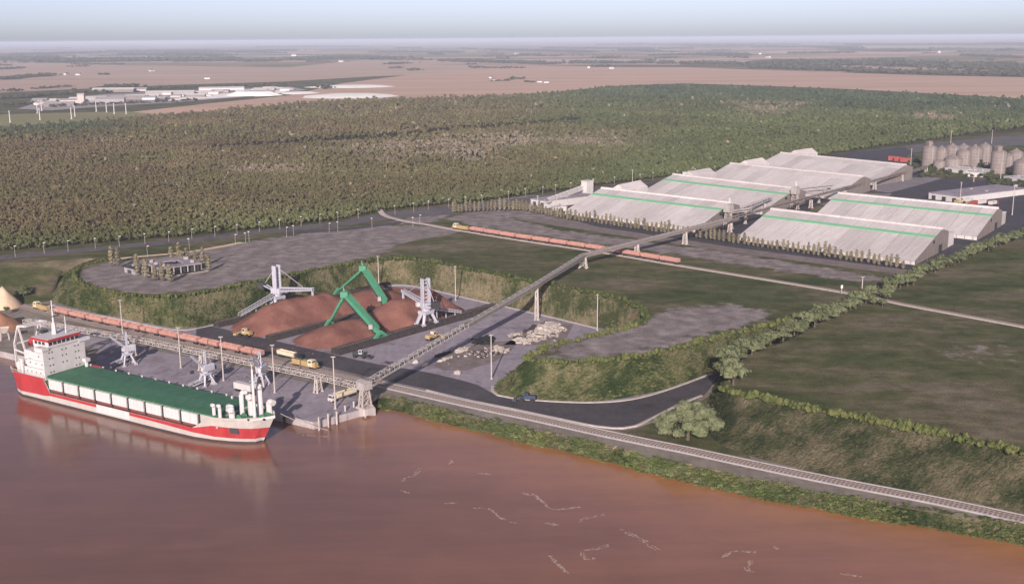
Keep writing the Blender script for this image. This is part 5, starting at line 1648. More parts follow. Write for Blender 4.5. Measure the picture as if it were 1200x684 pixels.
def truck(name, label, cat, loc, rz, body='cream', cab='white', L=11.5, tipper=True):
    t = thing(name, label, cat, loc, rz)
    f = MB(); f.box(-L / 2, L / 2 + 2.6, -.55, .55, .85, 1.15); f.build('chassis', 'dark', t)
    b = MB()
    if tipper:
        for s in (-1, 1): b.prism([(s * 1.0, 1.2), (s * 1.28, 1.7), (s * 1.28, 3.2), (s * 1.2, 3.2), (s * 1.2, 1.75), (s * .95, 1.28)], -L / 2, L / 2 - .6)
        b.box(-L / 2, -L / 2 + .1, -1.2, 1.2, 1.25, 3.2); b.box(L / 2 - .7, L / 2 - .6, -1.2, 1.2, 1.25, 3.4); b.box(-L / 2, L / 2 - .6, -1.0, 1.0, 1.2, 1.32)
        b.box(-L / 2 + .1, L / 2 - .7, -1.19, 1.19, 2.4, 2.6)
    else:
        b.box(-L / 2, L / 2 - .6, -1.28, 1.28, 1.2, 3.9)
    b.build('trailer_body', body, t)
    c = MB(); c.prism([(-1.22, .9), (1.22, .9), (1.22, 3.0), (1.05, 3.35), (-1.05, 3.35), (-1.22, 3.0)], L / 2 + .1, L / 2 + 2.2); c.box(L / 2 + 2.2, L / 2 + 2.6, -1.15, 1.15, .7, 2.0); c.build('cab', cab, t)
    w = MB(); w.box(L / 2 + 2.2, L / 2 + 2.23, -1.05, 1.05, 2.05, 2.95)
    for s in (-1, 1): w.box(L / 2 + 1.2, L / 2 + 2.0, s * 1.225 - .01, s * 1.225 + .01, 2.0, 2.8)
    w.build('windscreen', 'glass', t)
    for x in (-L / 2 + 1.2, -L / 2 + 2.5, -L / 2 + 3.8, L / 2 - .4, L / 2 + 1.5):
        for s in (-1, 1):
            k = MB(); k.bar((x, s * .85, .52), (x, s * 1.2, .52), .52, n=12); k.build('wheel', 'black', t)
    return t
def face(p, q, z): return az(at(*p, z), at(*q, z))
truck('tipper_truck', 'cream tipper truck with a white cab on the quay beneath the conveyor', 'truck', at(404, 466, LOW), face((418, 461), (388, 471), LOW))
truck('tipper_truck', 'white box truck standing on the quay behind the ship bow', 'truck', at(287, 459, LOW), face((275, 456), (300, 462), LOW), 'white', 'dark', 11, False)
truck('tipper_truck', 'cream tipper truck parked on the yard beside the yellow locomotive', 'truck', at(337, 419, LOW), face((322, 415), (356, 423), LOW), 'cream', 'dark', 12)
def loader(label, loc, rz, col='yellow', k=1.0, cab='cream'):
    t = thing('wheel_loader', label, 'loader', loc, rz)
    b = MB(); b.prism([(-1.2, 1.3), (1.2, 1.3), (1.2, 2.7), (.9, 3.0), (-.9, 3.0), (-1.2, 2.7)], -4.2, -.8); b.box(-1.0, 2.4, -.9, .9, 1.2, 2.2); b.build('body', col, t)
    c = MB(); c.box(-.9, .9, -.95, .95, 2.2, 4.0); c.build('cab', cab, t)
    g_ = MB(); g_.box(.9, .94, -.8, .8, 2.7, 3.8)
    for s in (-1, 1): g_.box(-.7, .7, s * .97 - .01, s * .97 + .01, 2.8, 3.8)
    g_.build('cab_glass', 'glass', t)
    a = MB()
    for s in (-1, 1): a.bar((1.6, s * .8, 2.1), (4.6, s * .8, 1.0), .18)
    a.build('lift_arm', col, t)
    k_ = MB(); k_.prism([(-1.8, .2), (1.8, .2), (1.8, .4), (-1.8, .4)], 4.4, 6.2); k_.box(4.3, 4.5, -1.8, 1.8, .2, 1.7); [k_.box(4.4, 6.0, s * 1.75 - .06, s * 1.75 + .06, .3, 1.3) for s in (-1, 1)]; k_.build('bucket', 'dark' if col != 'yellow' else 'yellow', t)
    for x in (-2.8, 1.9):
        for s in (-1, 1):
            w = MB(); w.bar((x, s * .95, .95), (x, s * 1.6, .95), .95, n=14); w.build('wheel', 'black', t)
    t.scale = (k, k, k)
    return t
loader('yellow wheel loader at the left foot of the ore piles', at(287, 394, LOW), 2.6, k=1.05)
loader('yellow wheel loader beneath the lattice conveyor beside the right berm', at(508, 398, LOW), .9, k=1.1)
loader('small dark loader with a white cab on the yard in front of the right berm', at(423, 419, LOW), -.3, 'dark', .95, 'white')
loader('dark blue loader parked on the kerb at the haul road bend', at(617, 470, LOW), 2.9, 'blue', .95, 'blue')
# a dark scooter-like cart next to it
ct = thing('handcart', 'small brown cart standing on the kerb left of the dark blue loader', 'cart', at(609, 468.5, LOW), .4)
o = MB(); o.box(-1.3, 1.3, -.6, .6, .5, 1.3); o.build('tray', 'cladding', ct)
for x in (-.8, .8):
    for s in (-1, 1): o = MB(); o.bar((x, s * .6, .35), (x, s * .8, .35), .35, n=10); o.build('wheel', 'black', ct)
o = MB(); o.bar((1.3, 0, .9), (2.3, 0, 1.6), .06); o.build('handle', 'galv', ct)

# dolphins in the water beside the quay
dl0 = None
for i, px in enumerate(((374, 504), (385, 500), (395, 497), (405, 490), (415, 485))):
    lab = 'pale mooring pile in the water beside the quay corner, %s from the left' % ordn(i)
    p = at(px[0], px[1], 0)
    if dl0 is None:
        d_ = MB(); d_.cyl((0, 0, -2), .35, 7.2, 8); d_.cyl((0, 0, 5.2), .45, .3, 8); dl0 = d_.build('mooring_pile', 'kerb'); tag(dl0, lab, 'mooring pile', 'mooring piles by the quay corner'); dl0.location = p
    else:
        o = dl0.copy(); COL.objects.link(o); o.location = p; o['label'] = lab
ft0 = None
for k in range(16):
    p = qa + qdir * (3 + k * 9)
    if k == 0:
        f_ = MB(); f_.cyl((0, 0, 0.2), .55, 2.2, 10); ft0 = f_.build('fender', 'black'); tag(ft0, 'black fender on the quay wall, %s from its corner' % ordn(0), 'fender', 'fenders along the quay wall'); ft0.location = (p.x - .35, p.y - .6, 0)
    else:
        o = ft0.copy(); COL.objects.link(o); o.location = (p.x - .35, p.y - .6, 0); o['label'] = 'black fender on the quay wall, %s from its corner' % ordn(k)

# ================================================================== STOCKYARD
RD = Vector((math.cos(R(50)), math.sin(R(50)), 0)); RN = Vector((RD.y, -RD.x, 0))      # along the rows, towards the right row
wM, wR = at(315, 399, LOW), at(393, 415, LOW)
wL = wM - RN * 44
def berm(label, a, L, w=5.0, h=2.0):
    h += .4
    r = random.Random(int(L * 10)); mb = MB()
    n = int(L / 2.5)
    prof = [(-w / 2, 0), (-w / 2 + .9, h), (w / 2 - .9, h), (w / 2, 0)]
    vs = []
    for i in range(n + 1):
        p = a + RD * (L * i / n)
        for y, z in prof:
            j = r.uniform(-.18, .18); q = p + RN * (y + j); vs.append((q.x, q.y, LOW + max(-.05, z + j * (z > 0))))
    fs = [(i * 4 + k, (i + 1) * 4 + k, (i + 1) * 4 + k + 1, i * 4 + k + 1) for i in range(n) for k in range(3)] + [(0, 1, 2, 3), (4 * n + 3, 4 * n + 2, 4 * n + 1, 4 * n)]
    mb.add(vs, fs)
    o = mb.build('rail_berm', 'berm'); tag(o, label, 'berm')
    for s in (-.9, .9):
        rr_ = MB(); b = a + RD * L
        rr_.bar(a + RN * s + Vector((0, 0, h + .08)), b + RN * s + Vector((0, 0, h + .08)), .09); rr_.build('rail', 'rail', o)
    return o
berm('long dark berm along the left edge of the stockyard below the green bank', wL, 122, 5.5, 2.2)
berm('long dark berm between the two rows of reddish ore', wM, 112, 6.0, 2.2)
berm('long dark berm along the right edge of the ore rows beside the open yard', wR, 118, 7.0, 2.4)
def pile(label, c, L, W, H, seed, res=2.2, group=None):
    """ore heap: long ridge with conical ends, rilled by noise; c = start of the heap's axis"""
    vs, fs = [], []
    nx, ny = int(L / res), int(W / res)
    for i in range(nx + 1):
        for j in range(ny + 1):
            x, y = L * i / nx, W * (j / ny - .5)
            ex = min(x, L - x) / (W / 2); d = 1 - math.hypot(max(0, 1 - ex), y / (W / 2))
            p = c + RD * x + RN * y
            k = noise.fractal(Vector((p.x, p.y, seed)) * .07, .8, 2, 4)
            z = H * max(0, d + k * .10) ** .92 if d > 0 else -.3
            if d > 0.04: z += noise.noise(Vector((p.x, p.y, seed)) * .5) * .28
            z = min(z, H * (.9 + .08 * k))
            vs.append((p.x, p.y, LOW + (z if d > 0 else -.4)))
    m1 = ny + 1
    for i in range(nx):
        for j in range(ny): fs.append((i * m1 + j, (i + 1) * m1 + j, (i + 1) * m1 + j + 1, i * m1 + j + 1))
    mb = MB(); mb.add(vs, fs)
    o = mb.build('ore_pile', 'ore', smooth=True, fix=False)
    if sum(p.normal.z for p in o.data.polygons) < 0: o.data.flip_normals()
    return tag(o, label, 'ore pile', group)
cL, cR = wM - RN * 22, wR - RN * 22.5
pile('large long heap of reddish ore in the left row, nearest the left stacker', cL - RD * 2, 78, 40, 13.0, 1)
pile('low far heap of dark reddish ore at the back of the left row', cL + RD * 66, 50, 40, 7.5, 2)
pile('low front heap of reddish ore at the near end of the right row', cR - RD * 2, 54, 39, 7.5, 3)
pile('large heap of reddish ore in the right row beside the right stacker', cR + RD * 42, 66, 40, 13.0, 4)

def boxbeam(mb, a, b, w, h, mi=0):
    mb.bar(a, b, w / 2, h / 2, 4, mi)
def reclaimer(label, fl, fr_, apex, feet_rz):
    """triangular portal scraper: heavy boom leg, lighter leg, hinged at the apex"""
    t = thing('portal_reclaimer', label, 'reclaimer', (fl.x, fl.y, LOW))
    o = Vector((fl.x, fl.y, LOW))
    A, B_, T = Vector(fl) - o, Vector(fr_) - o, Vector(apex) - o
    def leg(name, p, q, w0, w1, h0, h1, mat='green_crane'):
        mb = MB()
        d = (q - p).normalized(); sx = Vector((-d.y, d.x, 0)).normalized(); up_ = d.cross(sx)
        if up_.z < 0: up_ = -up_
        ks = [(0, w0 * .6, h0 * .5), (.12, w0, h0), (.85, w1, h1), (1, w1 * .7, h1 * .6)]
        vs = []
        for f, w, h in ks:
            c = p.lerp(q, f)
            for (a, b) in ((-1, -1), (1, -1), (1, 1), (-1, 1)): vs.append(c + sx * (a * w / 2) + up_ * (b * h / 2))
        fs = [(i * 4 + k, i * 4 + (k + 1) % 4, (i + 1) * 4 + (k + 1) % 4, (i + 1) * 4 + k) for i in range(3) for k in range(4)] + [(3, 2, 1, 0), (12, 13, 14, 15)]
        mb.add(vs, fs)
        for k in range(1, 9):         # stiffener collars
            c = p.lerp(q, k / 9 * .8 + .1); mb.bar(c - d * .08, c + d * .08, (w0 + (w1 - w0) * k / 9) * .56, (h0 + (h1 - h0) * k / 9) * .56)
        return mb.build(name, mat, t)
    leg('boom', B_, T, 1.9, 2.2, 2.3, 1.8)
    leg('support_leg', A, T + Vector((0, 0, -1)), 1.0, 1.4, 1.0, 1.4)
    hd_ = MB(); hd_.box(T.x - 1.9, T.x + 1.9, T.y - 1.8, T.y + 1.8, T.z - 1.6, T.z + 1.4); hd_.bar(T + Vector((0, 0, 1.2)), T + Vector((-.6, .3, 4.2)), .35, w2=.15); hd_.build('hinge_head', 'green_crane', t)
    ch = MB()                           # scraper chain under the boom
    n = 22
    dd = (T - B_).normalized(); sx = Vector((-dd.y, dd.x, 0)).normalized()
    for k in range(n):
        c = B_.lerp(T, .06 + .82 * k / n) - Vector((0, 0, 1.8)); ch.bar(c - sx * 1.5, c + sx * 1.5, .16, .4)
    tag(ch.build('scraper_chain', 'dark', t), kind='stuff')
    for p, nm in ((A, 'left'), (B_, 'right')):
        m_ = MB(); k = 1.0 if p is A else 1.35
        for s in (-1, 1):
            m_.bar(p + RD * (s * 3.2 * k) + Vector((0, 0, -1.6)), p + Vector((0, 0, 1.4)), .5 * k, w2=.6 * k)
        m_.bar(p - RD * 4 * k + Vector((0, 0, -1.7)), p + RD * 4 * k + Vector((0, 0, -1.7)), .5 * k, .45)
        m_.build('travel_bogie', 'green_crane', t)
    cb = MB(); c = B_.lerp(T, .18) + sx * 2.1 + Vector((0, 0, .6)); cb.box(c.x - 1, c.x + 1, c.y - 1, c.y + 1, c.z - 1, c.z + 1.3); cb.build('operator_cab', 'lattice', t)
    wk_ = MB(); 
    for s in (1,):
        a, b = B_.lerp(T, .1) - sx * 1.7 + Vector((0, 0, 1.0)), B_.lerp(T, .95) - sx * 1.7 + Vector((0, 0, 1.0)); wk_.bar(a, b, .45, .06); wk_.bar(a + Vector((0, 0, 1.1)), b + Vector((0, 0, 1.1)), .06)
        for k in range(12): c = a.lerp(b, k / 11); wk_.bar(c, c + Vector((0, 0, 1.1)), .05)
    wk_.build('boom_walkway', 'green_crane', t)
    return t
def apex_pt(A, B_, f, z): q = A.lerp(B_, f); return Vector((q.x, q.y, z))
fA_, fB_ = at(386, 378, 7), at(446, 392, 7)
reclaimer('green portal reclaimer straddling the right row, front one with the thick boom', fA_, fB_, apex_pt(fA_, fB_, .33, 24.0), 0)
fC_, fD_ = at(396, 341, 7), at(454, 359, 7)
reclaimer('green portal reclaimer straddling the left row, rear one with the high apex', fC_, fD_, apex_pt(fC_, fD_, .54, 25.0), 0)

def stacker(label, loc, rz, boom_az, flip=1):
    """rail stacker: portal legs, twin plate mast, boom conveyor over the pile and a tail ramp"""
    t = thing('rail_stacker', label, 'stacker', loc, rz)
    for x in (-4.6, 4.6):
        for y in (-2.6, 2.6):
            l = MB(); l.bar((x, y, 0.4), (x * .5, y * .55, 5.6), .6, w2=.75); l.box(x - 1.3, x + 1.3, y - .5, y + .5, -.2, .9); l.build('leg', 'steel', t)
    p = MB(); p.box(-3.4, 3.4, -2.6, 2.6, 5.4, 7.0); p.cyl((0, 0, 7.0), 2.3, 1.4, 14); p.build('portal', 'steel', t)
    q = Matrix.Rotation(boom_az, 4, 'Z')
    def T(v): return q @ Vector(v)
    h = MB(); h.box(-3.0, 3.2, -2.0, 2.0, 8.4, 11.4, mt=q); h.build('machinery_house', 'steel', t)
    for y in (-1.9, 1.9):
        m_ = MB(); m_.box(-1.2, 1.4, y - .35, y + .35, 8.0, 24.0, mt=q)
        m_.build('mast_plate', 'steel', t)
    lk = MB()
    for k in range(8): lk.bar(T((0, -1.9, 9.5 + 1.9 * k)), T((0, 1.9, 10.3 + 1.9 * k)), .16); lk.bar(T((0.6, 1.9, 9.5 + 1.9 * k)), T((.6, -1.9, 10.3 + 1.9 * k)), .12)
    lk.build('mast_bracing', 'steel', t)
    b = MB()
    for y in (-1.1, 1.1):
        b.bar(T((2, y, 9.8)), T((25, y * .7, 12.6)), .28); b.bar(T((2, y, 11.6)), T((25, y * .7, 13.6)), .2)
        for k in range(12):
            b.bar(T((2 + k * 1.9, y, 9.9 + k * .23)), T((3.9 + k * 1.9, y, 11.6 + k * .17)), .1)
    b.bar(T((24.4, 0, 12)), T((24.4, 0, 7)), .45); b.build('boom', 'steel', t)
    bl_ = MB(); bl_.bar(T((1, 0, 10.8)), T((25, 0, 13.2)), .9, .1); bl_.build('boom_belt', 'belt', t)
    ty = MB(); ty.bar(T((0, 0, 23.4)), T((18, 0, 13.6)), .10); ty.bar(T((0, 0, 23.4)), T((-9, 0, 12.5)), .12); ty.build('tie_rods', 'steel', t)
    cb_ = MB()
    for y in (-1.2, 1.2): cb_.bar(T((-2, y, 10)), T((-10, y, 12.6)), .25)
    cb_.build('counter_boom', 'steel', t)
    cw = MB(); cw.box(-12, -8.4, -1.9, 1.9, 10.2, 13.4, mt=q); cw.build('counterweight', 'dark', t)
    c = MB(); c.box(3.2, 5.2, 1.6, 3.2, 8.6, 10.8, mt=q); c.build('operator_cab', 'white', t)
    tl = MB()                            # tail ramp down to the berm conveyor (along local x)
    for y in (-1.2, 1.2):
        tl.bar((flip * 3, y, 7.2), (flip * 26, y, .8), .26); tl.bar((flip * 3, y, 8.6), (flip * 26, y, 1.8), .16)
        for k in range(11): tl.bar((flip * (3 + k * 2.1), y, 7.2 - k * .58), (flip * (5.1 + k * 2.1), y, 8.0 - k * .6), .1)
    for k in range(3): tl.bar((flip * (8 + k * 7), 0, 5.6 - k * 1.9), (flip * (8 + k * 7), 0, 0), .22)
    tl.build('tail_ramp', 'steel', t)
    tb = MB(); tb.bar((flip * 3, 0, 8.0), (flip * 26, 0, 1.4), .8, .1); tb.build('tail_belt', 'belt', t)
    return t
sl = at(330, 362, LOW + 2.2); sl = wL + RD * ((sl - wL).dot(RD)); sl.z = LOW + 2.4
stacker('grey rail stacker with twin plate mast behind the left ore pile', sl, R(50), R(-78), -1)
sr2 = at(517, 383, LOW + 2.4); sr2 = wR + RD * ((sr2 - wR).dot(RD)); sr2.z = LOW + 2.6
stacker('grey rail stacker with twin plate mast at the right end of the ore rows', sr2, R(50), R(74), 1)

# heaps of pale rubble, scrap and blocks on the open yard
def lumps(name, label, cat, pxs, n, smin, smax, mat, seed, spread=1.0, stuff=False):
    r = random.Random(seed); mb = MB()
    w = P(pxs, LOW)
    for _ in range(n):
        ws = [r.random() ** 1.6 for _ in w]; t_w = sum(ws)
        p = sum((q * k for q, k in zip(w, ws)), Vector((0, 0, 0))) / t_w
        s = r.uniform(smin, smax)
        rot = Matrix.Rotation(r.uniform(0, 6), 4, 'Z') @ Matrix.Rotation(r.uniform(-.5, .5), 4, 'X')
        vs = [rot @ Vector((v.x * s * r.uniform(.8, 1.2), v.y * s * .8, v.z * s * .62)) * (1 + .25 * noise.noise(v * 3 + p)) + Vector((p.x + r.uniform(-spread, spread), p.y + r.uniform(-spread, spread), LOW + s * .35)) for v in ICO1[0]]
        mb.add(vs, ICO1[1])
    o = mb.build(name, mat, fix=False)
    tag(o, label, cat, kind='stuff' if stuff else None)
    return o
lumps('rubble_heap', 'large heap of pale rubble at the back right of the stockyard', 'rubble heap', [(620, 384), (640, 378), (662, 380), (668, 388), (655, 394), (630, 393), (645, 386)], 150, 1.0, 2.6, 'rubble', 1, 2.0)
lumps('rubble_heap', 'small heap of pale rubble in front of the large pale one', 'rubble heap', [(600, 400), (612, 397), (626, 400), (615, 404)], 45, .8, 1.8, 'rubble', 2, 1.2)
lumps('rubble_heap', 'flat strip of pale rubble left of the large pale heap', 'rubble heap', [(594, 396), (600, 391), (612, 391), (606, 394)], 26, .7, 1.6, 'rubble', 3, 1.0)
lumps('rubble_heap', 'pale rubble lying right of the dark scrap heap beside the light mast', 'rubble heap', [(576, 406), (588, 409), (600, 413), (585, 414)], 56, .7, 1.6, 'rubble', 4, 1.2)
lumps('rubble_heap', 'pale rubble lying left of the dark scrap heap', 'rubble heap', [(532, 414), (542, 410), (554, 406), (540, 414)], 46, .8, 1.8, 'rubble', 5, 1.0)
lumps('scrap_heap', 'dark scrap heap beside the yard light mast', 'scrap heap', [(553, 401), (565, 396), (584, 397), (577, 404), (560, 405)], 110, .8, 2.3, 'black', 6, 1.6)
lumps('scrap_heap', 'dark scrap strip in the shadow of the lattice conveyor', 'scrap heap', [(508, 420), (516, 416), (530, 413)], 26, .6, 1.4, 'black', 7, .8)
lumps('scrap_heap', 'dark scrap behind the large pale rubble heap', 'scrap heap', [(610, 392), (616, 388), (628, 380), (636, 381)], 24, .6, 1.4, 'scrap', 8, .9)
def debris(pxs, n, seed, mat, smax=.8):
    r = random.Random(seed); mb = MB(); w = P(pxs, LOW)
    for _ in range(n):
        ws = [r.random() ** 1.3 for _ in w]; tw2 = sum(ws); p = sum((q * k for q, k in zip(w, ws)), Vector((0, 0, 0))) / tw2
        if noise.noise(p * .13) < -.12: continue
        s = r.uniform(.2, smax); rot = Matrix.Translation((p.x, p.y, LOW + s * .3)) @ Matrix.Rotation(r.uniform(0, 6), 4, 'Z') @ Matrix.Rotation(r.uniform(-.6, .6), 4, 'X')
        mb.box(-s, s, -s * r.uniform(.3, .9), s * .6, -s * .4, s * r.uniform(.2, .5), mt=rot)
    tag(mb.build('scattered_debris', mat, fix=False), kind='stuff')
debris([(506, 430), (530, 412), (560, 402), (606, 398), (600, 412), (575, 427), (545, 435)], 520, 31, 'kerb', .5)
debris([(506, 428), (540, 412), (600, 398), (600, 414), (560, 430)], 380, 32, 'scrap', .7)
debris([(585, 402), (612, 388), (640, 374), (676, 380), (664, 398), (628, 406)], 420, 33, 'rubble', .9)
debris([(240, 395), (300, 402), (330, 420), (380, 430), (420, 425), (330, 395)], 120, 34, 'ore', .35)
debris([(130, 400), (210, 412), (300, 436), (400, 462), (360, 490), (330, 470), (200, 440)], 90, 35, 'scrap', .35)
lumps('rubble_heap', 'pale rubble strip in front of the dusty patch beside the gallery shadow', 'rubble heap', [(514, 424), (522, 421), (536, 417)], 16, .6, 1.2, 'rubble', 14, .8)
lumps('scrap_heap', 'dark scrap pieces between the two pale rubble heaps', 'scrap heap', [(600, 396), (612, 394), (618, 398)], 22, .6, 1.3, 'scrap', 15, 1.0)
lumps('stone_block', 'single pale stone block alone on the open yard', 'stone', [(536, 438), (536, 438.2)], 6, 1.4, 2.0, 'rubble', 9, .5)
lumps('stone_block', 'pale stone block right of the conveyor shadow, nearer one', 'stone', [(497, 428), (497, 428.2)], 6, 1.5, 2.0, 'rubble', 10, .6)
lumps('stone_block', 'pale stone block under the lattice conveyor, left one of a pair', 'stone', [(487, 425), (487, 425.2)], 5, 1.2, 1.8, 'rubble', 11, .6)
lumps('steel_offcuts', 'thin dark steel offcuts lying left of the lattice conveyor', 'scrap', [(449, 423), (456, 427), (460, 424)], 9, .4, .8, 'scrap', 12, .8)
#PART6
# warp the ship's ends: shorter stern, longer bow (all its parts together)
for ch in ship.children:
    if ch.location.length < 1e-6 and not ch.data.get('w'):
        ch.data['w'] = 1
        for v in ch.data.vertices:
            x = v.co.x
            if x > 52: v.co.x = 52 + (x - 52) * 1.27
            elif x < -50: v.co.x = -50 + (x + 50) * 0.66

# ================================================================== DEPOT BUILDINGS
def simple_hall(name, label, cat, pxa, pxb, pxc, h, wall='white', roof='apron', z=HIGH, parapet=True, doors=3):
    """flat hall from three ground corners (front left, front right, back right)"""
    a, b, c = at(*pxa, z), at(*pxb, z), at(*pxc, z)
    rz = az(a, b); L = (b - a).length
    n = Vector((-math.sin(rz), math.cos(rz), 0)); W = max(4, (c - b).dot(n))
    t = thing(name, label, cat, a, rz)
    w = MB(); w.box(0, L, 0, W, 0, h); w.build('wall', wall, t)
    r = MB(); r.box(-.4, L + .4, -.4, W + .4, h + .01, h + .5); r.build('roof', roof, t)
    for k in range(doors):
        d = MB(); x = L * (k + .5) / doors; d.box(x - L * .12 / doors * 1.6, x + L * .12 / doors * 1.6, -.06, -.01, 0.1, h * .7); d.build('door', 'dark', t)
    for k in range(max(2, int(L / 16))):
        v = MB(); x = L * (k + .5) / max(2, int(L / 16)); v.box(x - .8, x + .8, W * .5 - .8, W * .5 + .8, h + .5, h + 1.3); v.build('roof_vent', 'galv', t)
    return t
simple_hall('depot_hall', 'flat lilac-roofed hall with a white front wall in the dark depot yard', 'hall', (1088, 233), (1124, 238), (1172, 224), 5.0, 'white', 'yard')
# white loading hall with a ramp gallery and end tower left of the sheds
simple_hall('loading_hall', 'long low white loading hall with a lilac roof left of the sheds', 'hall', (622, 241), (640, 244), (668, 232), 5.5, 'white', 'yard', doors=2)
a, b = at(640, 244, HIGH), at(686, 232, HIGH)
g1, _ = gallery('loading_gallery', 'white enclosed loading gallery rising from the white hall to the tall end tower', [Vector((a.x, a.y, 21)), Vector((b.x, b.y, 25))], w=4.0, h=3.2, covered=True, cover_mat='white')
tw_ = thing('end_tower', 'tall narrow white tower at the left corner of the front shed', 'tower', at(688, 233, HIGH), R(45))
o = MB(); o.box(-4, 4, -3.2, 3.2, 0, 15); o.build('wall', 'white', tw_)
o = MB(); o.box(-4.3, 4.3, -3.5, 3.5, 15, 15.6); o.build('roof', 'roof', tw_)
o = MB(); o.box(-1.2, 1.2, -3.26, -3.2, 0.1, 3.4); o.build('door', 'dark', tw_)
simple_hall('depot_hut', 'small white hut at the foot of the front shed between the cypresses and the ramp', 'hut', (651, 248), (664, 247), (668, 245), 3.0, 'white', 'roof', doors=1)
# cross conveyor between the two columns of sheds with towers
cr0, cr1 = at(855, 272, HIGH), at(1085, 204, HIGH)
cc = [Vector((cr0.x, cr0.y, 26)), Vector(cr0.lerp(cr1, .5).xy.to_3d()) + Vector((0, 0, 25)), Vector((cr1.x, cr1.y, 23))]
tg, og = gallery('distribution_conveyor', 'long lattice conveyor running through the gap between the left and right sheds', cc, w=2.2, h=1.5, covered=False, bay=6, mats=('cladding', 'belt', 'cladding'))
for k in range(7):
    b = cr0.lerp(cr1, k / 6); trestle(tg, og, (b.x, b.y, HIGH), (b.x, b.y, 23.5), 1.3, az(cr0, cr1))
for i, (p1, q1) in enumerate((((846, 262), (880, 262)), ((866, 258), (903, 248)), ((925, 236), (968, 238)), ((930, 233), (975, 232)))):
    a, b = at(*p1, HIGH), at(*q1, HIGH)
    g_, o_ = gallery('feeder_conveyor', 'short lattice feeder conveyor between the sheds, %s from the front' % ordn(i), [Vector((a.x, a.y, 24)), Vector((b.x, b.y, 27))], w=2.4, h=1.6, covered=False, bay=4)
    g_['group'] = 'feeder conveyors between the sheds'
    for f in (.2, .8): q = a.lerp(b, f); trestle(g_, o_, (q.x, q.y, HIGH), (q.x, q.y, 24.5), 1.1)
for px, lab in (((853, 268), 'pale transfer tower in the gap between the front sheds'), ((931, 245), 'pale transfer tower in the gap between the second row sheds')):
    t = thing('transfer_tower', lab, 'tower', at(*px, HIGH), R(45))
    trestle(t, z_, (0, 0, 0), (0, 0, 12), 3.0)
    o = MB(); o.box(-2.6, 2.6, -2.6, 2.6, 12, 17); o.prism([(-2.8, 17), (2.8, 17), (0, 18.2)], -2.8, 2.8); o.build('transfer_house', 'lattice', t)
    o = MB(); o.bar((1, 0, 17.5), (1, 0, 22), .5); o.build('vent_stack', 'white', t)

# silos
def silo(r, h):
    t = thing('silo', 'x', 'silo', (0, 0, 0))
    b = MB(); b.cyl((0, 0, 0), r, h, 24); b.build('shell', 'silo', t, smooth=False)
    c = MB(); c.cyl((0, 0, h), r * 1.02, r * .42, 24, r2=r * .18); c.cyl((0, 0, h + r * .42), r * .18, r * .12, 12); c.build('conical_roof', 'silo', t)
    rg_ = MB()
    for k in range(1, 6): rg_.cyl((0, 0, h * k / 6), r * 1.015, .25, 24)
    tag(rg_.build('hoop_bands', 'concrete', t), kind='stuff')
    l = MB(); l.bar((0, -r - .4, 0), (0, -r - .4, h + 1), .14); l.bar((.7, -r - .4, 0), (.7, -r - .4, h + 1), .14); l.build('ladder', 'galv', t)
    return t
silos0 = {}
SIL = [((1088, 196), 6.5, 22, 'tall silo with a headhouse, leftmost of the left silo group'), ((1102, 194), 6.2, 18, 'silo second from the left in the left group'), ((1100, 199), 5.2, 9, 'short silo in front of the second silo of the left group'),
       ((1115, 190), 6.8, 17, 'silo behind the broad front silo of the left group'), ((1116, 199), 8.0, 12, 'broad squat silo at the front centre of the left group'), ((1128, 197), 6.6, 18, 'silo right of the broad squat silo'), ((1128, 188), 6.2, 16, 'rearmost silo of the left group'),
       ((1141, 196), 7.2, 20, 'wide silo near the right end of the left group'), ((1153, 192), 6.0, 20, 'rightmost silo of the left group'),
       ((1169, 203), 6.3, 22, 'tall silo with a headhouse, leftmost of the right silo group'), ((1180, 202), 4.6, 17, 'narrow silo second from the left in the right group'), ((1189, 198), 7.2, 18, 'silo behind the gap in the right group'), ((1198, 207), 8.0, 15, 'broad silo at the right edge of the picture'), ((1206, 198), 6.0, 20, 'silo cut by the right edge of the picture')]
for px, r, h, lab in SIL:
    p = at(px[0], px[1], HIGH); key = (round(r), h)
    if key not in silos0: o = silos0[key] = silo(r * 1.12, h * .95); o.location = p; o['label'] = lab; o['group'] = 'silos behind the depot yard'
    else: dup(silos0[key], p, 0, lab, 'silos behind the depot yard')
for px, lab in (((1089, 197), 'headhouse tower on the leftmost silo of the left group'), ((1170, 204), 'headhouse tower on the leftmost silo of the right group')):
    p = at(px[0], px[1], HIGH); t = thing('elevator_tower', lab, 'tower', (p.x, p.y + 5, HIGH), .3)
    o = MB(); o.box(-2.2, 2.2, -2.2, 2.2, 0, 24); o.build('shaft', 'silo', t); o = MB(); o.box(-2.6, 2.6, -2.6, 2.6, 24, 26.5); o.prism([(-2.6, 26.5), (2.6, 26.5), (0, 27.4)], -2.6, 2.6); o.build('head', 'silo', t)
simple_hall('depot_shed', 'long low white shed in front of the left silos', 'shed', (1107, 201), (1132, 204), (1134, 200), 3.6, 'white', 'white', doors=2)
simple_hall('depot_shed', 'short white shed right of the long low one by the silos', 'shed', (1134, 207), (1151, 208), (1153, 203), 4.0, 'white', 'white', doors=2)
simple_hall('depot_shed', 'low white shed in front of the right silo group', 'shed', (1176, 211), (1205, 215), (1207, 211), 3.2, 'white', 'white', doors=2)
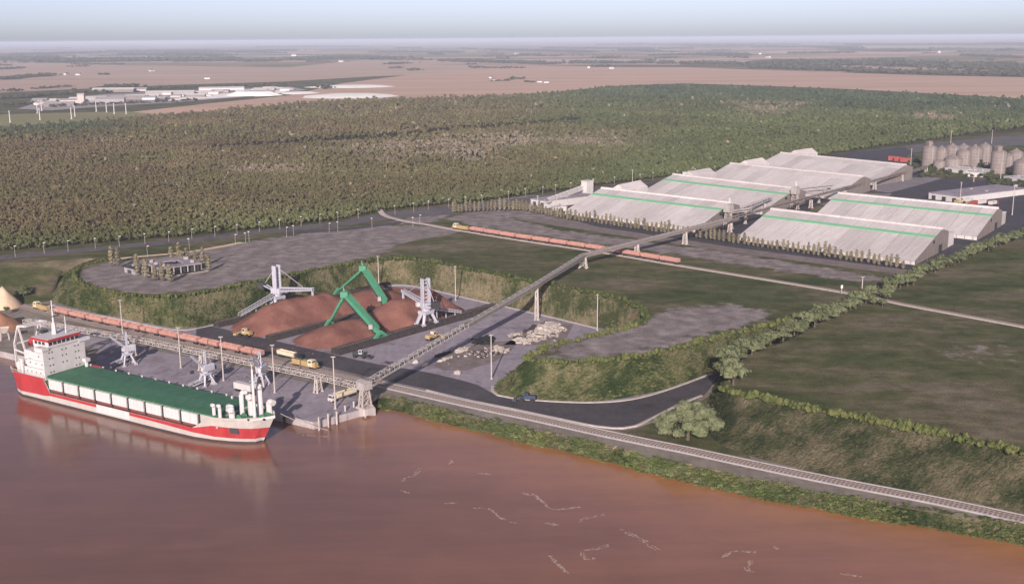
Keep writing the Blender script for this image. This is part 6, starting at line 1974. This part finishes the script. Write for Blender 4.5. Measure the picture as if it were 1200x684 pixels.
# planting round the silos
pp, ps, pt = [], [], []
for (x0, x1, y0, y1, n) in ((1078, 1165, 198, 209, 170), (1156, 1215, 208, 219, 120), (1150, 1166, 185, 204, 60), (1064, 1080, 184, 200, 40), (1120, 1215, 176, 188, 60)):
    for _ in range(n):
        q = at(rnd.uniform(x0, x1), rnd.uniform(y0, y1) , HIGH); k = rnd.uniform(.5, 1.05)
        pp.append(tuple(q)); ps.append((k, k, k * .8)); c_ = rnd.uniform(.7, 1.3); pt.append((.06 * c_, .072 * c_, .032 * c_))
scatter('depot_planting', pp, ps, np.array(pt), G_TREE, 6, 6)
# red containers
for i, px in enumerate(((1047, 188), (1054, 189), (1061, 190))):
    t = thing('shipping_container', 'red shipping container behind the farthest shed, %s from the left' % ordn(i), 'container', at(px[0], px[1], HIGH), R(-30), 'red containers behind the farthest shed')
    o = MB(); o.box(-5.5, 5.5, -2, 2, 0, 4.6); [o.box(-5.3 + k * 1.0, -5.0 + k * 1.0, -2.1, -2.0, .2, 4.4) for k in range(11)]; o.build('box', 'red', t)
    o = MB(); o.box(5.5, 5.6, -1.8, 1.8, .2, 4.3); o.build('door', 'red', t)
# trucks parked at the right
TR = [((1133, 238), 'white', 'white', 'white lorry parked behind the second row shed, leftmost of four'), ((1141, 241), 'red', 'cream', 'red lorry parked behind the second row shed, second of four'), ((1151, 240), 'white', 'red', 'white lorry with a red cab behind the second row shed'), ((1163, 241), 'white', 'red', 'white lorry with a red cab, rightmost of four behind the second row shed'),
      ((1168, 228), 'white', 'white', 'white lorry parked at the right end of the lilac-roofed hall'), ((1190, 222), 'white', 'red', 'white lorry at the right edge below the silos'), ((1196, 227), 'red', 'white', 'red lorry at the right edge below the silos')]
for px, bc, cb_, lab in TR:
    truck('lorry', lab, 'lorry', at(px[0], px[1], HIGH) + Vector((0, 0, .1)), R(38) if px[1] > 230 else R(60), bc, cb_, 9, False)
loader('yellow loader beside the lilac-roofed hall in the depot yard', at(1125, 240, HIGH) + Vector((0, 0, .1)), .6, k=1.4)
loader('yellow loader parked between the left sheds near the forest road', at(826, 207, HIGH) + Vector((0, 0, .1)), .2, k=1.6)
simple_hall('depot_hut', 'small white hut beside the forest road behind the second row shed', 'hut', (800, 206.5), (820, 208), (823, 206), 3.5, 'white', 'roof', doors=1)

# square courtyard pavilion on the grey lot
pv = thing('pavilion', 'square lilac-roofed courtyard pavilion ringed by cypresses on the grey lot', 'building', at(198, 331, HIGH), R(-33))
pc = [at(*p, HIGH) for p in ((170, 315), (203, 329), (238, 318), (200, 305))]
ctr = sum(pc, Vector()) / 4; pv.location = ctr; pv.rotation_euler.z = az(pc[0], pc[1])
hw = 13
for (x0, x1, y0, y1) in ((-hw, hw, -hw, -5), (-hw, hw, 5, hw), (-hw, -6, -4.99, 4.99), (6, hw, -4.99, 4.99)):
    o = MB(); o.box(x0, x1, y0, y1, 4.0, 4.8); o.build('roof_slab', 'yard', pv)
    o = MB(); o.box(x0 + 1.6, x1 - 1.6, y0 + 1.6, y1 - 1.6, 0, 4.0); o.build('wall', 'dark', pv)
for k in range(7):
    for (x, y) in ((-hw + .4 + k * (2 * hw - .8) / 6, -hw + .4), (-hw + .4 + k * (2 * hw - .8) / 6, hw - .4), (hw - .4, -hw + .4 + k * (2 * hw - .8) / 6)):
        o = MB(); o.box(x - .25, x + .25, y - .25, y + .25, 0, 4.0); o.build('column', 'kerb', pv)
for x, y, s in ((-8, -10, 1.0), (0, -10, .8), (8, -9, .9), (-4, 10, 1.1), (8, 9, .8)):
    o = MB(); o.box(x - s, x + s, y - s, y + s, 4.8, 5.8 + s * .5); o.build('roof_unit', 'galv', pv)
plinth = MB(); plinth.box(-hw - 9, hw + 4, -hw - 4, hw + 2, 0.0, .25); plinth.build('plinth', 'kerb', pv)
o = MB(); o.box(-hw - 8, hw + 3, -hw - 3, hw + 1, .2, .29); o.build('lawn', 'bankdark', pv)
simple_hall('annex', 'small dark-roofed annex left of the courtyard pavilion among the cypresses', 'hut', (146, 319), (158, 322), (166, 317), 3.2, 'concrete', 'dark', doors=1)

# ================================================================== TREES AS THINGS
def mesh_from(mb, name, mats):
    me = bpy.data.meshes.new(name); me.from_pydata(mb.v, [], mb.f)
    for x in mats: me.materials.append(M[x])
    me.polygons.foreach_set('material_index', mb.mi); return me
def cypress_mesh(seed, h):
    mb = MB(); r = random.Random(seed)
    core = MB()
    n = 5
    for k in range(n):
        f = (k + .5) / n; rad = h * .19 * math.sin(math.pi * (.15 + .78 * f)) ** .8
        crown(mb, (r.uniform(-.15, .15), r.uniform(-.15, .15), h * (.12 + .80 * f)), rad, rad, h * .13, seed * 7 + k, 26, .42)
    return mesh_from(mb, 'crown', ['cypress'])
tk = MB(); tk.bar((0, 0, 0), (0, 0, 3.2), .16, n=5, w2=.1); TRUNK = mesh_from(tk, 'trunk', ['trunk'])
CYP = [cypress_mesh(s, 9.5) for s in range(5)]
def cypress(p, label, group, k=1.0, i=0):
    t = thing('cypress_tree', label, 'tree', p, rnd.uniform(0, 6), group)
    t.scale = (k * rnd.uniform(.85, 1.2), k * rnd.uniform(.85, 1.2), k * rnd.uniform(.75, 1.2))
    o = link('crown', CYP[i % 5], t); link('trunk', TRUNK, t)
    return t
row = smooth_line(P([(531, 250), (580, 248), (612, 247)], HIGH), 2.9)
for i, p in enumerate(row): cypress(p, 'broad cypress in the row left of the sheds, %s from the left' % ordn(i), 'cypresses left of the sheds', 1.05, i)
row = [q for q in fine([at(614, 248, HIGH), at(665, 258, HIGH), at(860, 286, HIGH), at(1058, 316, HIGH)], 3.7)]
row = row[::1]
NM = 'cypress in the long row before the sheds, %s from the left'
for i, p in enumerate(row):
    cypress(p + Vector((rnd.uniform(-.5, .5), rnd.uniform(-.5, .5), 0)), NM % ordn(i), 'cypresses in the long row before the sheds', rnd.uniform(.75, 1.0), i)
PVC = [(131, 312), (139, 314), (161, 323), (171, 327), (182, 329), (190, 330), (199, 331), (201, 307), (210, 308), (219, 308), (229, 310), (238, 313), (245, 318), (213, 310)]
for i, px in enumerate(sorted(PVC)): cypress(at(px[0], px[1], HIGH), 'cypress beside the courtyard pavilion, %s from the left' % ordn(i), 'cypresses round the courtyard pavilion', 1.25, i)
print('cypress row', len(row))

def round_tree(seed, h, r, mat, lobes=9, leaves=420, ls=.55):
    mb = MB(); rr = random.Random(seed)
    for k in range(lobes):
        t = 2 * math.pi * k / lobes + rr.uniform(-.3, .3); q = r * rr.uniform(.25, .62) if k else 0
        s = rr.uniform(.36, .52) * r
        crown(mb, (math.cos(t) * q, math.sin(t) * q, h * rr.uniform(.34, .74)), s, s, s * rr.uniform(.62, .9), seed * 11 + k, leaves // lobes, ls, rough=.45)
    crown_me = mesh_from(mb, 'crown', [mat])
    tk = MB(); tk.bar((0, 0, 0), (0, 0, h * .4), r * .09, n=7, w2=r * .055)
    for k in range(5):
        t = k * 1.26 + rr.random(); tk.bar((0, 0, h * .3), (math.cos(t) * r * .5, math.sin(t) * r * .5, h * .62), r * .045, n=5, w2=r * .02)
    return crown_me, mesh_from(tk, 'trunk', ['trunk'])
RT = [round_tree(s, 8.0, 4.6, 'leafpale') for s in range(6)]
def round_thing(p, label, group, k, i):
    t = thing('broadleaf_tree', label, 'tree', p, rnd.uniform(0, 6), group)
    t.scale = (k * rnd.uniform(.9, 1.15), k * rnd.uniform(.9, 1.15), k * rnd.uniform(.85, 1.1))
    c, k_ = RT[i % 6]; link('crown', c, t); link('trunk', k_, t)
line1 = fine([at(858, 452, HIGH), at(848, 436, HIGH), at(862, 424, HIGH), at(885, 412, HIGH), at(915, 400, HIGH), at(945, 386, HIGH), at(972, 374, HIGH), at(1000, 361, HIGH), at(1018, 352, HIGH)], 5.6)
for i, p in enumerate(line1):
    round_thing(p + Vector((rnd.uniform(-1.5, 1.5), rnd.uniform(-1.5, 1.5), -.3)), 'leafy tree beside the sunken road, %s from the river end' % ordn(i), 'trees along the sunken road', rnd.uniform(.95, 1.3) * (1.25 if i < 5 else 1.0), i)
line2 = fine([at(1038, 347, HIGH), at(1075, 328, HIGH), at(1110, 313, HIGH), at(1150, 296, HIGH), at(1200, 277, HIGH), at(1230, 266, HIGH)], 7.0)
for i, p in enumerate(line2):
    round_thing(p + Vector((rnd.uniform(-2.5, 2.5), rnd.uniform(-2, 2), -.3)), 'leafy tree beside the right sheds, %s from the inland railway' % ordn(i), 'trees beside the right sheds', rnd.uniform(.85, 1.2), i + 2)
for i, px in enumerate(((1032, 348), (1040, 352), (1024, 358), (1034, 360))):
    round_thing(at(px[0], px[1], HIGH), 'low tree where the inland railway meets the tree line, %s of four' % ordn(i), 'trees at the meeting of the tree lines', .6, i)
# the big tree below the haul road
BTp = at(806, 514, 3.4)
bt = thing('spreading_tree', 'big spreading pale green tree standing alone between the haul road and the railway', 'tree', BTp, .4)
mb = MB(); rr = random.Random(77)
for k in range(36):
    t = rr.uniform(0, 6.28); q = 9.8 * rr.random() ** .55
    x, y = math.cos(t) * q * 1.15, math.sin(t) * q * .9
    s = rr.uniform(2.6, 3.9)
    crown(mb, (x, y, 4.2 + 10.0 * (1 - (q / 11.0) ** 2) * rr.uniform(.35, 1.0) + rr.uniform(-.8, .8)), s, s, s * .78, 900 + k, 170, .40, core=ICO2, rough=.5)
link('crown', mesh_from(mb, 'crown', ['leafpale']), bt)
tk = MB(); tk.bar((0, 0, -.5), (.3, .1, 4.6), .75, n=8, w2=.5)
for k in range(8):
    t = k * .785 + rr.uniform(-.2, .2); e_ = Vector((math.cos(t) * 4.6, math.sin(t) * 3.8, 8.6)); m_ = Vector((math.cos(t) * 1.8, math.sin(t) * 1.5, 6.2))
    tk.bar((.3, .1, 4.2), m_, .34, n=6, w2=.24); tk.bar(m_, e_, .24, n=6, w2=.1)
link('trunk', mesh_from(tk, 'trunk', ['trunk']), bt)
# bushes by the left bank
for i, (px, k) in enumerate((((28, 350), 1.1), ((34, 347), .8), ((8, 366), .5))):
    round_thing(at(px[0], px[1], 4), 'dark leafy tree beside the sand heap at the left edge, %s of three' % ordn(i), 'trees beside the sand heap', k, i)

# left edge: brown earth mound with a pale cone of sand behind it
def cone_heap(name, label, cat, c, r, h, mat, seed, sy=1.0):
    mb = MB(); vs, fs = [(c.x, c.y, c.z + h)], []
    rings, seg = 7, 26
    for i in range(1, rings + 1):
        f = i / rings
        for k in range(seg):
            t = 2 * math.pi * k / seg; p = Vector((c.x + math.cos(t) * r * f, c.y + math.sin(t) * r * f * sy, 0))
            z = h * (1 - f) ** .9 + noise.noise(p * .25 + Vector((seed, 0, 0))) * h * .08 * (1 - f * .5)
            vs.append((p.x, p.y, c.z + z - (0.4 if i == rings else 0)))
    for k in range(seg): fs.append((0, 1 + k, 1 + (k + 1) % seg))
    for i in range(rings - 1):
        for k in range(seg): fs.append((1 + i * seg + k, 1 + (i + 1) * seg + k, 1 + (i + 1) * seg + (k + 1) % seg, 1 + i * seg + (k + 1) % seg))
    mb.add(vs, fs); o = mb.build(name, mat, smooth=True, fix=True); return tag(o, label, cat)
cone_heap('sand_heap', 'pale cone of sand behind the brown earth mound at the left edge', 'sand heap', at(5, 359, LOW), 10, 12, 'sand', 1)
cone_heap('earth_mound', 'brown earth mound at the left edge beside the quay', 'earth mound', at(-2, 384, LOW), 14, 9.5, 'brickbrown', 2, .8)
lg = thing('loading_hopper', 'small pale four-legged hopper standing at the left edge of the quay', 'hopper', at(6, 398, LOW), .4)
for x in (-2, 2):
    for y in (-1.6, 1.6): o = MB(); o.bar((x, y, 0), (x * .8, y * .8, 4), .22); o.build('leg', 'galv', lg)
o = MB(); o.add([(-1, -.8, 3.6), (1, -.8, 3.6), (1, .8, 3.6), (-1, .8, 3.6), (-2.4, -2, 6.4), (2.4, -2, 6.4), (2.4, 2, 6.4), (-2.4, 2, 6.4)], [(3, 2, 1, 0), (0, 1, 5, 4), (1, 2, 6, 5), (2, 3, 7, 6), (3, 0, 4, 7)]); o.build('hopper', 'galv', lg)
lumps('rubble_heap', 'scattered pinkish rubble at the forest road on the left edge', 'rubble heap', [(0, 313), (8, 312), (18, 316), (6, 318)], 24, .6, 1.6, 'kerb', 21, 1.5).location.z = 11.0

# ================================================================== FAR INDUSTRY
IND = []
r_ = random.Random(12)
for k in range(64):
    f = r_.random()
    x = 45 + f * 300; yb = 123.5 - f * 17.5
    IND.append((x, yb + r_.uniform(-3.4, 1.5), r_.uniform(10, 46), r_.uniform(8, 22), r_.uniform(2.5, 6)))
IND += [(134, 108, 110, 30, 7), (160, 107, 60, 26, 6), (130, 121, 60, 26, 10), (112, 118, 50, 20, 7), (96, 123, 14, 14, 22), (70, 125, 60, 20, 7), (85, 121, 50, 20, 7), (150, 117, 80, 18, 7), (200, 111, 120, 20, 7), (260, 106, 120, 22, 6)]
IND.sort()
for i, (px, py, L, W, h) in enumerate(IND):
    p = at(px, py, HIGH); rz = R(6) + r_.uniform(-.1, .1)
    t = thing('factory_shed', 'pale shed in the far works beyond the forest, %s from the left' % ordn(i), 'shed', p, rz, 'pale sheds of the far industrial works')
    o = MB(); o.box(-L / 2, L / 2, -W / 2, W / 2, 0, h); o.build('wall', ('white', 'concrete', 'kerb', 'cladding')[i % 4], t)
    o = MB(); o.prism([(-W / 2 - .5, h + .02), (W / 2 + .5, h + .02), (0, h + W * .14 + .6)], -L / 2 - .5, L / 2 + .5); o.build('roof', ('white', 'roof', 'concrete')[(i * 5) % 3], t)
field('works_ground', [(20, 128), (50, 119), (120, 111), (230, 106), (340, 102), (360, 106), (300, 113), (200, 121), (110, 126), (60, 130)], 'concrete', 0.7)
field('works_ground', [(180, 120), (230, 112), (330, 106), (338, 109), (280, 114)], 'salt', 0.9)
def flat_heap(label, px, rx, ry, h):
    c = at(px[0], px[1], HIGH); mb = MB(); seg = 20
    vs = [(c.x, c.y, HIGH + h)]
    for f, z in ((.6, h * .85), (1.0, -.2)):
        for k in range(seg): t = 2 * math.pi * k / seg; vs.append((c.x + math.cos(t) * rx * f * r_.uniform(.9, 1.1), c.y + math.sin(t) * ry * f, HIGH + z))
    fs = [(0, 1 + k, 1 + (k + 1) % seg) for k in range(seg)] + [(1 + k, 1 + seg + k, 1 + seg + (k + 1) % seg, 1 + (k + 1) % seg) for k in range(seg)]
    mb.add(vs, fs); tag(mb.build('salt_heap', 'salt', fix=True), label, 'salt heap')
flat_heap('long white heap at the right end of the far works', (298, 112), 70, 50, 11)
flat_heap('flat white heap just right of the far works', (352, 109.5), 50, 60, 4)
flat_heap('upper flat white heap far beyond the forest', (412, 102), 130, 90, 5)
flat_heap('lower flat white heap far beyond the forest, right of the works', (408, 113), 120, 120, 5)
# tall white pylons / stacks on the meadow
def pylon(h):
    t = thing('white_pylon', 'x', 'pylon', (0, 0, 0))
    o = MB(); o.bar((0, 0, 0), (0, 0, h), .9, n=8, w2=.6); o.build('shaft', 'white', t)
    o = MB(); o.cyl((0, 0, h), 1.1, 1.2, 8); o.build('cap', 'white', t)
    o = MB(); o.cyl((0, 0, 0), 2.2, 1.2, 8); o.build('footing', 'kerb', t)
    return t
py0 = None
PY = sorted([(12, 144), (44, 133), (49, 130), (47, 141), (84, 140), (88, 137), (113, 131), (125, 132), (134, 134), (148, 134)])
for i, px in enumerate(PY):
    lab = 'white pylon on the meadow behind the forest, %s from the left' % ordn(i)
    if py0 is None: py0 = pylon(19); py0.location = at(px[0], px[1], HIGH); py0['label'] = lab; py0['group'] = 'white pylons on the meadow'
    else: dup(py0, at(px[0], px[1], HIGH), 0, lab, 'white pylons on the meadow')
# scattered farmhouses far away
FARM = [(178, 84), (92, 88.5), (78, 88), (243, 93), (578, 95), (632, 97), (605, 64), (345, 66), (400, 73), (480, 61), (900, 68), (890, 64), (690, 80), (717, 81), (640, 97.5), (575, 92), (1100, 62), (770, 60)]
for i, px in enumerate(sorted(FARM)):
    p = at(px[0], px[1], HIGH); s = p.length / 3500
    t = thing('farmhouse', 'tiny pale farmhouse on the distant plain, %s from the left' % ordn(i), 'house', p, r_.uniform(0, 3), 'farmhouses on the distant plain')
    o = MB(); o.box(-8 * s, 8 * s, -4 * s, 4 * s, 0, 4.5 * s); o.build('wall', 'white', t)
    o = MB(); o.prism([(-4.4 * s, 4.5 * s + .02), (4.4 * s, 4.5 * s + .02), (0, 7.5 * s)], -8.4 * s, 8.4 * s); o.build('roof', 'cladding', t)

# ================================================================== HAZE
hz = bpy.data.materials.new('haze_air')
hz.use_nodes = True
ht_ = hz.node_tree; ht_.nodes.clear()
ho = ht_.nodes.new('ShaderNodeOutputMaterial'); hv = ht_.nodes.new('ShaderNodeVolumePrincipled')
hv.inputs['Color'].default_value = (0.67, 0.73, 0.90, 1)
hv.inputs['Density'].default_value = 5.8e-5
hv.inputs['Anisotropy'].default_value = -0.12
ht_.links.new(hv.outputs[0], ho.inputs['Volume'])
mb = MB(); mb.box(-45000, 45000, -3500, 95000, -3.5, 156)
hb = mb.build('haze', hz)
tag(hb, kind='stuff')
